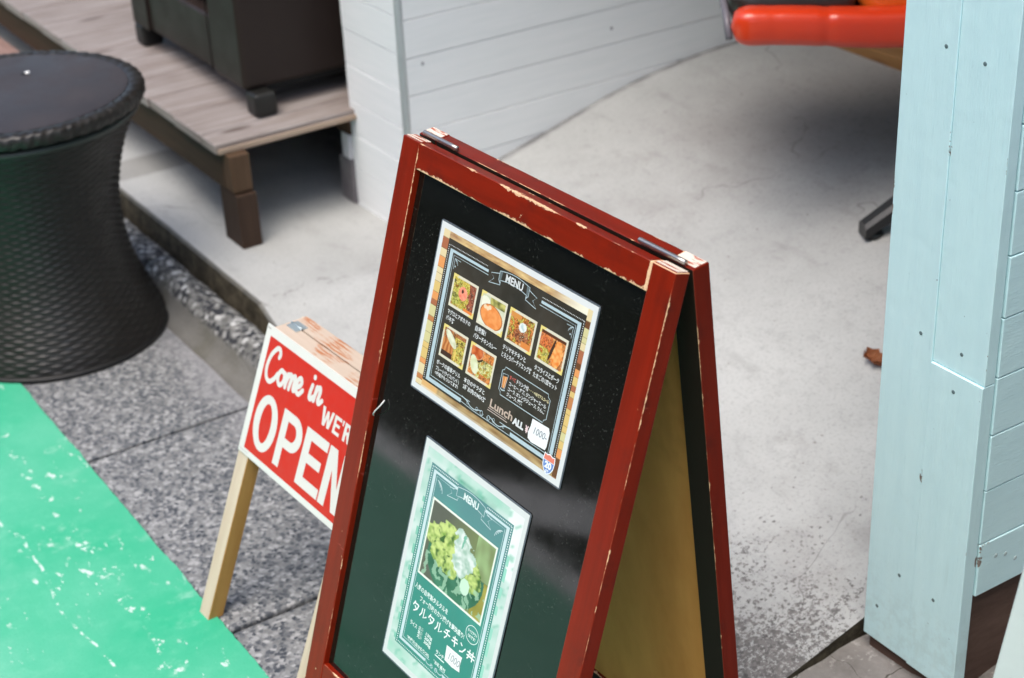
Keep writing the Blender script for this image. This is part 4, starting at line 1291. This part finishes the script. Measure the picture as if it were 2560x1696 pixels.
# brush-script "Come in"
script = [
    [(31, 12), (33, 7), (30, 1), (23, 2), (12, 14), (6, 31), (8, 45), (16, 50), (26, 44), (33, 35)],
    [(47, 30), (41, 28), (36, 34), (35, 42), (39, 48), (45, 46), (49, 38), (48, 30), (52, 32)],
    [(57, 29), (55, 38), (53, 48)], [(54, 42), (58, 32), (63, 28), (65, 31), (64, 38), (62, 48)], [(63, 42), (67, 32), (72, 28), (74, 31), (72, 40), (72, 47), (76, 46)],
    [(78, 41), (85, 38), (89, 32), (86, 27), (81, 30), (78, 38), (79, 46), (85, 49), (93, 42)],
    [(113, 29), (110, 38), (109, 46), (112, 48), (117, 44)],
    [(123, 29), (121, 38), (119, 48)], [(120, 42), (124, 32), (129, 28), (131, 31), (130, 38), (128, 46), (131, 49), (137, 44)]]
a = RAD(-8.5)
def sp(x, y):
    x, y = x * 1.2, (y - 50) * 1.06
    return (20 + x * math.cos(a) - y * math.sin(a), 81 + x * math.sin(a) + y * math.cos(a))
for i, st in enumerate(script):
    pts = spline([sp(*p) for p in st], 6)
    s.stroke(pts, 7.6, z0 + .01 + i * .02, SWH)
    for q, p in enumerate((pts[0], pts[-1])): s.disc(p[0], p[1], 3.75, z0 + .03 + i * .02 + q * .004, SWH, 12)
p = sp(116, 17); s.disc(p[0], p[1], 4.2, z0 + .4, SWH, 12)
s.obj("lettering", M_SIGN, pe)
s = Print()
for i in range(3): s.rect(3 + i * 3.4, 4, 4.6 + i * 3.4, 6.4, 2.3, (.25, .22, .2))
s.obj("small_print", M_SIGN, pe)
s = Print()
for i in range(8): s.rect(4 + i * 3.2, 199, 5.8 + i * 3.2, 200.8, 2.3, (.42, .42, .42))
s.obj("small_print", M_SIGN, pe)

# ------------------------------------------------------------------ wicker drum table
def m_wicker():
    g = G("dark_wicker", .42, .45); o = g.obj()
    c = g.mix(g.noise(o, 45, 4, .6), (.008, .0066, .0055), (.018, .0158, .0135))
    g.set(Base_Color=g.mix(g.step(g.noise(g.mp(o, (1, 1, 6)), 30, 3), .6, .75, 0, .5), c, (.034, .031, .028)), Roughness=g.step(g.noise(o, 20, 3), .3, .7, .36, .55))
    return g.m
M_WICK = m_wicker()
dt = thing("wicker_drum_table", "dark brown woven wicker drum table with a waisted body and round lid", "table", (-3.18, .873, 0))
prof = [(.0, .2305), (.02, .2285), (.07, .2085), (.12, .189), (.165, .1775), (.22, .171), (.28, .1715), (.32, .178), (.36, .1875), (.41, .204), (.45, .223), (.478, .2385)]
def prad(z):
    for (za, ra), (zb, rb_) in zip(prof, prof[1:]):
        if z <= zb:
            i = prof.index((za, ra))
            m0 = (rb_ - ra)
            t = (z - za) / (zb - za)
            return lerp(ra, rb_, t)
    return prof[-1][1]
def smooth_rad(z):
    return sum(prad(max(0, min(.478, z + dz))) for dz in (-.02, -.01, 0, .01, .02)) / 5
b = MB()
t = bmesh.new()
rows, sub, nst = 66, 4, 60
NZ, NA = rows * sub, nst * 6
rings = []
for j in range(NZ + 1):
    z = .478 * j / NZ
    ph = (j / sub) % 1.0; row = int(j / sub)
    prf = max(0, math.sin(math.pi * ph)) ** .6
    R0 = smooth_rad(z)
    ring = []
    for i in range(NA):
        th = 2 * math.pi * i / NA
        wv = math.cos(math.pi * ((i / 6) + row))
        r = R0 + .0030 * prf * (.55 + .45 * wv) - .0006 + .0004 * mnoise.noise(Vector((th * 9, z * 80, 0)))
        ring.append(t.verts.new((-3.18 + r * math.cos(th), .873 + r * math.sin(th), z + .003)))
    rings.append(ring)
for A, B in zip(rings, rings[1:]):
    for i in range(NA): t.faces.new((A[i], A[(i + 1) % NA], B[(i + 1) % NA], B[i]))
for f in t.faces: f.smooth = True
b.add(t)
b.obj("woven_body", M_WICK, dt)
C0 = Matrix.Translation((-3.18, .873, 0))
b = MB(); b.lathe([(.225, .0), (.2345, .001), (.2345, .010), (.229, .012)], C0, 96)
b.obj("foot_ring", varied("black_foot_ring", (.008, .008, .008), (.015, .014, .013), 20, .5), dt)
b = MB(); b.lathe([(.21, .47), (.241, .472), (.243, .478), (.240, .484), (.20, .485)], C0, 96)
b.obj("neck_ring", varied("grey_neck_ring", (.03, .035, .03), (.05, .055, .05), 20, .4), dt)
def m_lid():
    g = G("lid_top", .45, .35); o = g.obj()
    c = g.mix(g.ramp(g.noise(o, 7, 5, .65), [(.3, 0.), (.7, 1.)]), (.028, .0235, .026), (.046, .040, .043))
    c = g.mix(g.step(g.noise(o, 30, 4, .7), .56, .72, 0, .4), c, (.035, .033, .035))
    g.set(Base_Color=c, Roughness=g.step(g.noise(o, 14, 4), .3, .7, .38, .58))
    g.bump(g.noise(o, 40, 3), .2, .0006)
    return g.m
M_LID = m_lid()
b = MB(); b.lathe([(.0, .5180), (.10, .5180), (.216, .5176), (.224, .5168)], C0, 96, False)
b.obj("lid_top", M_LID, dt)
# braided rim
t = bmesh.new()
NA, NB = 420, 16
rings = []
for i in range(NA):
    th = 2 * math.pi * i / NA
    ring = []
    for k in range(NB):
        ph = 2 * math.pi * k / NB
        br = .0009 * math.sin(46 * th + 2.0 * ph) + .0008 * math.sin(83 * th - 3 * ph) + .0012 * mnoise.noise(Vector((th * 30, ph * 2, 1)))
        cx, sx_ = math.cos(ph), math.sin(ph)
        rr = .2380 + (.0170 + br) * abs(cx) ** .75 * (1 if cx > 0 else -1)
        zz_ = .5040 + (.0145 + br * .6) * abs(sx_) ** .6 * (1 if sx_ > 0 else -1)
        ring.append(t.verts.new((-3.18 + rr * math.cos(th), .873 + rr * math.sin(th), zz_)))
    rings.append(ring)
for i in range(NA):
    A, B = rings[i], rings[(i + 1) % NA]
    for k in range(NB): t.faces.new((A[k], B[k], B[(k + 1) % NB], A[(k + 1) % NB]))
for f in t.faces: f.smooth = True
bmesh.ops.recalc_face_normals(t, faces=t.faces[:])
b = MB(); b.add(t)
b.obj("braided_rim", M_WICK, dt)
b = MB()
kx = Matrix.Translation((-3.264, .936, .5181))
b.lathe([(.0085, .0), (.008, .0012), (.006, .0014)], kx @ Matrix.Translation((-.004, -.003, 0)), 20)
kb = b.obj("finger_hole", flat("hole_black", (.004, .004, .006), .6), dt)
b = MB(); b.lathe([(.0048, .001), (.0048, .0035), (.0035, .0048), (.0, .0052)], kx @ Matrix.Translation((.0, .001, 0)), 16, False)
b.obj("white_cap", flat("white_cap", (.85, .86, .86), .3), dt)

# ------------------------------------------------------------------ timber platform
M_DECK = wood("weathered_deck", (.175, .135, .115), (.345, .315, .30), (.09, .058, .042), .6, 5, .001)
M_BEAM = wood("brown_beam", (.034, .018, .008), (.056, .031, .015), (.018, .009, .004), .7, 5)
M_BEAM2 = wood("brown_beam_end", (.062, .035, .018), (.09, .052, .029), (.036, .018, .009), .75, 5)
dk = thing("timber_platform", "raised weathered timber platform on brown legs beside the white wall", "platform", (-4.0, 1.5, .1))
b = MB()
edges = [-3.118, -3.197] + [-3.197 - .139 * k for k in range(1, 17)]
for xb, xa in zip(edges, edges[1:]):
    b.bx(xa + .002, xb - .002, 1.252 + random.uniform(-.002, .002), 2.9, .308 + random.uniform(-.0006, .0006), .330 + random.uniform(-.0008, .0008), .003, 2)
b.obj("deck_boards", M_DECK, dk)
b = MB(); b.bx(-3.1178, -3.1125, 1.255, 2.9, .3085, .3195, .001)
b.obj("edge_strip", wood("tan_edge", (.30, .22, .16), (.40, .31, .24), (.2, .13, .08)), dk)
b = MB(); b.bx(-5.4, -3.135, 1.268, 1.300, .222, .3072, .002)
b.obj("front_beam", M_BEAM, dk)
b = MB(); b.bx(-3.1345, -3.091, 1.268, 1.313, .225, .3068, .002)
b.obj("beam_end", M_BEAM2, dk)
b = MB(); b.bx(-3.42, -3.388, 1.30, 2.8, .225, .3066, .002); b.bx(-5.4, -3.16, 2.06, 2.09, .10, .3066, .002)  # side beam, then an added back board that keeps the underside dark
b.obj("side_beam_and_light_stop", M_BEAM, dk)
M_LEG = wood("dark_leg", (.032, .017, .010), (.05, .027, .016), (.018, .009, .005), .7, 5)
for (x0, y0) in ((-3.17, 1.27), (-4.3, 1.27), (-5.35, 1.27), (-4.3, 2.6), (-3.17, 2.6)):
    zb = ground_z(x0 + .03, y0 + .03) - .002
    b = MB(); b.bx(x0, x0 + .088, y0 + .0, y0 + .046, zb, .2215 if y0 < 2 else .3066, .003)
    b.obj("leg", M_LEG, dk)
b = MB(); b.bx(-5.5, -4.02, 1.10, 1.262, .165, .19, .003)
b.obj("step_board", wood("red_brown_step", (.20, .12, .10), (.30, .20, .17), (.11, .06, .045)), dk)
for x0 in (-5.4, -4.12):
    b = MB(); b.bx(x0, x0 + .06, 1.195, 1.255, .097, .1645, .002)
    b.obj("step_block", M_LEG, dk)
b = MB(); b.bx(-3.205, -3.146, 1.575, 1.64, .262, .3063, .002)
b.obj("rear_block", M_BEAM2, dk)
b = MB(); b.bx(-3.185, -3.15, 1.574, 1.63, .203, .261, .002)
b.obj("white_shim", varied("shim_white", (.6, .6, .62), (.72, .72, .74), 20, .6), dk)
b = MB(); b.bx(-3.205, -3.1435, 1.573, 1.65, .098, .2025, .004)
b.obj("stone_footing", varied("grey_footing", (.13, .12, .13), (.19, .18, .185), 25, .9, .2, .002, 60), dk)

# ------------------------------------------------------------------ armchair on the platform
def m_leather():
    g = G("brown_leatherette", .6, .15); o = g.obj()
    g.set(Base_Color=g.mix(g.noise(o, 5, 5, .6), (.021, .0145, .0125), (.029, .021, .0185)), Roughness=g.step(g.noise(o, 12, 3), .3, .7, .38, .52))
    g.bump(g.math('ADD', g.voro(o, 260), g.math('MULTIPLY', g.noise(o, 9, 3), 2.0)), .15, .0008)
    return g.m
M_LEA = m_leather()
ac = thing("armchair", "boxy dark brown leatherette armchair standing on the timber platform", "armchair", (-3.56, 1.7, .33))
Z0, F0 = .383, 1.380
b = MB()
# right arm as upright slab with a slightly proud front pad
b.box((.155, .66, .56), Matrix.Translation((-3.231 - .0775, F0 + .33, Z0 + .28)), .012, 4)
b.obj("arm", M_LEA, ac)
b = MB()
# left arm, its outer front edge well rounded
t = bmesh.new()
prof_ = [(-3.76, F0 + .66), (-3.76, F0 + .003)] + [(-3.84 + .085 * math.sin(-a_) , F0 + .09 - .0865 * math.cos(a_)) for a_ in [i * math.pi / 2 / 8 for i in range(9)]] + [(-3.925, F0 + .66)]
mb2 = MB(); mb2.prism(prof_[::-1], 2, Z0 + .004, Z0 + .56)
o_ = mb2.obj("arm", M_LEA, ac)
b.bm.free(); t.free()
b = MB(); b.box((.374, .05, .125), Matrix.Translation((-3.573, F0 + .035, Z0 + .0635)), .010, 4)
b.obj("front_panel", M_LEA, ac)
b = MB(); b.soft((.368, .55, .17), Matrix.Translation((-3.573, F0 + .30, Z0 + .215)), .28, 10, .02)
b.obj("seat_cushion", varied("dark_olive_cushion", (.022, .024, .016), (.035, .036, .024), 9, .6), ac)
b = MB(); b.box((.372, .12, .62), Matrix.Translation((-3.573, F0 + .62, Z0 + .35)), .03, 4)
b.obj("backrest", M_LEA, ac)
b = MB(); b.box((.66, .62, .02), Matrix.Translation((-3.576, F0 + .34, Z0 - .004)), .004)
b.obj("base_board", flat("black_cloth", (.01, .01, .01), .9), ac)
for (x, y) in ((-3.222, 1.412), (-3.84, 1.412), (-3.222, 1.98), (-3.84, 1.98)):
    b = MB(); b.box((.052, .052, .052), Matrix.Translation((x, y, .3572)), .008, 3)
    b.obj("leg", flat("black_foot", (.008, .008, .007), .5), ac)
b = MB(); b.tube([(-3.387, F0 - .0015, Z0 + .01), (-3.387, F0 - .0015, Z0 + .55)], .0016, 6)
b.obj("piping", M_LEA, ac)

# ------------------------------------------------------------------ red swivel chair in the alley
def m_vinyl(name, c1, c2):
    g = G(name, .3, .5); o = g.obj()
    g.set(Base_Color=g.mix(g.noise(o, 6, 4), c1, c2))
    g.bump(g.noise(g.mp(o, (1, 1, 1)), 12, 3, .5), .35, .01)
    g.b.inputs["Coat Weight"].default_value = .3
    g.b.inputs["Coat Roughness"].default_value = .25
    return g.m
M_RV = m_vinyl("red_vinyl", (.60, .032, .007), (.66, .05, .010))
M_OV = m_vinyl("orange_vinyl", (.70, .10, .012), (.75, .16, .02))
M_BV = m_vinyl("black_vinyl", (.018, .014, .012), (.03, .024, .02))
M_PL = flat("black_plastic", (.012, .012, .013), .35)
sc_ = thing("swivel_chair", "red vinyl swivel chair with black seat centre, partly behind the blue wall", "chair", (-1.92, 2.277, ground_z(-1.92, 2.277)))
ex = Vector((.55, .835, 0)).normalized(); ey = Vector((-.835, .55, 0)).normalized(); ez = Vector((0, 0, 1))
Lt = Vector((-2.111, 1.805, .664)) - ex * .022
def CM(x, y, z): return frame_matrix(ex, ey, ez, Lt + ex * x + ey * y + ez * z)
SWd, SD = .50, .46
# front roll: a padded band, nearly square in section, with a few stitched creases
def roll():
    t = bmesh.new(); n, k_ = 70, 24; rr = []
    for i in range(n + 1):
        t_ = i / n
        endl, endr = min(1, t_ / .07), min(1, (1 - t_) / .07)
        e_ = math.sqrt(max(0, 1 - (1 - endl) ** 2)) * math.sqrt(max(0, 1 - (1 - endr) ** 2))
        e_ = max(.02, e_) ** .7
        crease = sum(a_ * math.exp(-((t_ - c_) / w_) ** 2) for c_, a_, w_ in ((.32, .10, .018), (.66, .05, .03), (.14, .03, .02)))
        hh, ww = .0325 * e_ * (1 - .03 * math.sin(t_ * 9)), .030 * e_
        c = Lt + ex * (.004 + SWd * t_) + ey * .033 + ez * (.038 + .004 * math.sin(t_ * 7 + .6) - .006 * math.sin(math.pi * t_))
        ring = []
        for k in range(k_):
            ph = 2 * math.pi * k / k_
            cx, sx_ = math.cos(ph), math.sin(ph)
            q = (abs(cx) ** .62) * (1 if cx > 0 else -1), (abs(sx_) ** .62) * (1 if sx_ > 0 else -1)
            f_ = 1 - crease * (.4 + .6 * max(0, sx_ * .6 - cx * .8))
            ring.append(t.verts.new(c + ey * q[0] * ww * f_ + ez * q[1] * hh * f_))
        rr.append(ring)
    for A, B in zip(rr, rr[1:]):
        for k in range(k_): t.faces.new((A[k], A[(k + 1) % k_], B[(k + 1) % k_], B[k]))
    t.faces.new(rr[0]); t.faces.new(rr[-1])
    for f in t.faces: f.smooth = True
    bmesh.ops.recalc_face_normals(t, faces=t.faces[:])
    return t
b = MB(); b.add(roll())
b.obj("seat_roll", M_RV, sc_)
b = MB(); b.soft((.222, SD - .05, .07), CM(.113, .052 + (SD - .05) / 2, .062), .4, 8, .008)
b.obj("seat_centre", M_BV, sc_)
b = MB(); b.soft((.270, SD - .05, .074), CM(.362, .056 + (SD - .05) / 2, .068), .4, 8, .008)
b.obj("seat_side", M_OV, sc_)
b = MB(); b.tube([Lt + ex * .001 + ey * .03 + ez * .02, Lt - ex * .001 + ey * .06 + ez * .05, Lt - ex * .002 + ey * .12 + ez * .066, Lt - ex * .002 + ey * (SD - .05) + ez * .066], .0065, 10)
b.obj("grey_piping", flat("grey_piping", (.14, .13, .15), .4), sc_)
b = MB(); b.box((.44, .38, .02), CM(.25, .05 + .2, .012), .006)
b.obj("seat_board", M_PL, sc_)
hub = Vector((-1.92, 2.277, 0)); zg = ground_z(-1.92, 2.277)
b = MB(); b.lathe([(.045, zg + .12), (.05, zg + .18), (.03, zg + .19), (.025, .68)], Matrix.Translation((hub.x, hub.y, 0)), 24)
b.obj("column", M_PL, sc_)
for k in range(5):
    a0 = math.atan2(2.03 - 2.277, -2.03 + 1.92) + k * 2 * math.pi / 5
    d = Vector((math.cos(a0), math.sin(a0), 0))
    tip = hub + d * .275
    zt = ground_z(tip.x, tip.y)
    mid = hub + d * .14
    b = MB()
    q = d.cross(ez)
    p0, p1 = hub + ez * (zg + .155), tip + ez * (zt + .020)
    n = 10
    t = bmesh.new(); rr = []
    for i in range(n + 1):
        t_ = i / n
        c = p0.lerp(p1, t_); w_ = lerp(.026, .019, t_); h_ = lerp(.022, .013, t_)
        rr.append([t.verts.new(c + q * (sx * w_) + ez * (sz * h_)) for sx, sz in ((-1, -1), (1, -1), (1, .5), (.55, 1), (-.55, 1), (-1, .5))])
    for A, B in zip(rr, rr[1:]):
        for i in range(6): t.faces.new((A[i], A[(i + 1) % 6], B[(i + 1) % 6], B[i]))
    t.faces.new(rr[0]); t.faces.new(rr[-1][::-1])
    bmesh.ops.recalc_face_normals(t, faces=t.faces[:])
    b.add(t)
    b.obj("base_leg", M_PL, sc_)
    b = MB()
    b.lathe([(.012, zt + .0005), (.017, zt + .002), (.018, zt + .012), (.014, zt + .016)], Matrix.Translation((tip.x - d.x * .022, tip.y - d.y * .022, 0)), 16)
    b.obj("foot_pad", M_PL, sc_)

# ------------------------------------------------------------------ things at the back of the alley
M_PLK = wood("orange_plank", (.25, .125, .045), (.32, .17, .065), (.14, .06, .02), .5, 4)
wf = thing("plank_floor", "low orange-brown plank floor at the back of the alley behind the red chair", "floor", (-2.5, 2.59, .345))
b = MB()
for k in range(8):
    y0 = 2.595 + k * .102
    b.bx(-2.86, -1.36, y0, y0 + .098, .33, .372 - .0005 * (k % 2), .003)
b.obj("planks", M_PLK, wf)
b = MB(); b.box((.10, .08, .14), Matrix.Translation((-2.46, 2.74, .443)) @ Matrix.Rotation(.5, 4, 'Z'), .008, 3)
tag(b.obj("white_box", varied("pale_grey_plastic", (.55, .56, .58), (.63, .64, .65), 9, .5)), "small pale grey box on the plank floor beside the blue wall", "box")

# dry leaf lying on the ramp by the blue wall
t = bmesh.new()
lc = Vector((-1.755, 1.800, ground_z(-1.755, 1.800) + .004))
nx_, ny_ = 8, 6
Vv = []
for j in range(ny_ + 1):
    row = []
    for i in range(nx_ + 1):
        u_, v_ = i / nx_ * 2 - 1, j / ny_ * 2 - 1
        wd = math.sqrt(max(.02, 1 - u_ * u_)) * (1 + .25 * math.sin(u_ * 9))
        row.append(t.verts.new(lc + Vector((u_ * .026, v_ * .017 * wd, .012 * abs(v_) ** 1.5 + .007 * u_ * u_ + .003 * mnoise.noise(Vector((u_ * 3, v_ * 3, 0)))))))
    Vv.append(row)
for j in range(ny_):
    for i in range(nx_): t.faces.new((Vv[j][i], Vv[j][i + 1], Vv[j + 1][i + 1], Vv[j + 1][i]))
bmesh.ops.solidify(t, geom=t.faces[:], thickness=.0006)
b = MB(); b.add(t)
tag(b.obj("dry_leaf", varied("dry_leaf", (.30, .09, .03), (.42, .17, .07), 60, .7)), "curled rust-brown dry leaf on the ramp by the blue wall", "leaf")
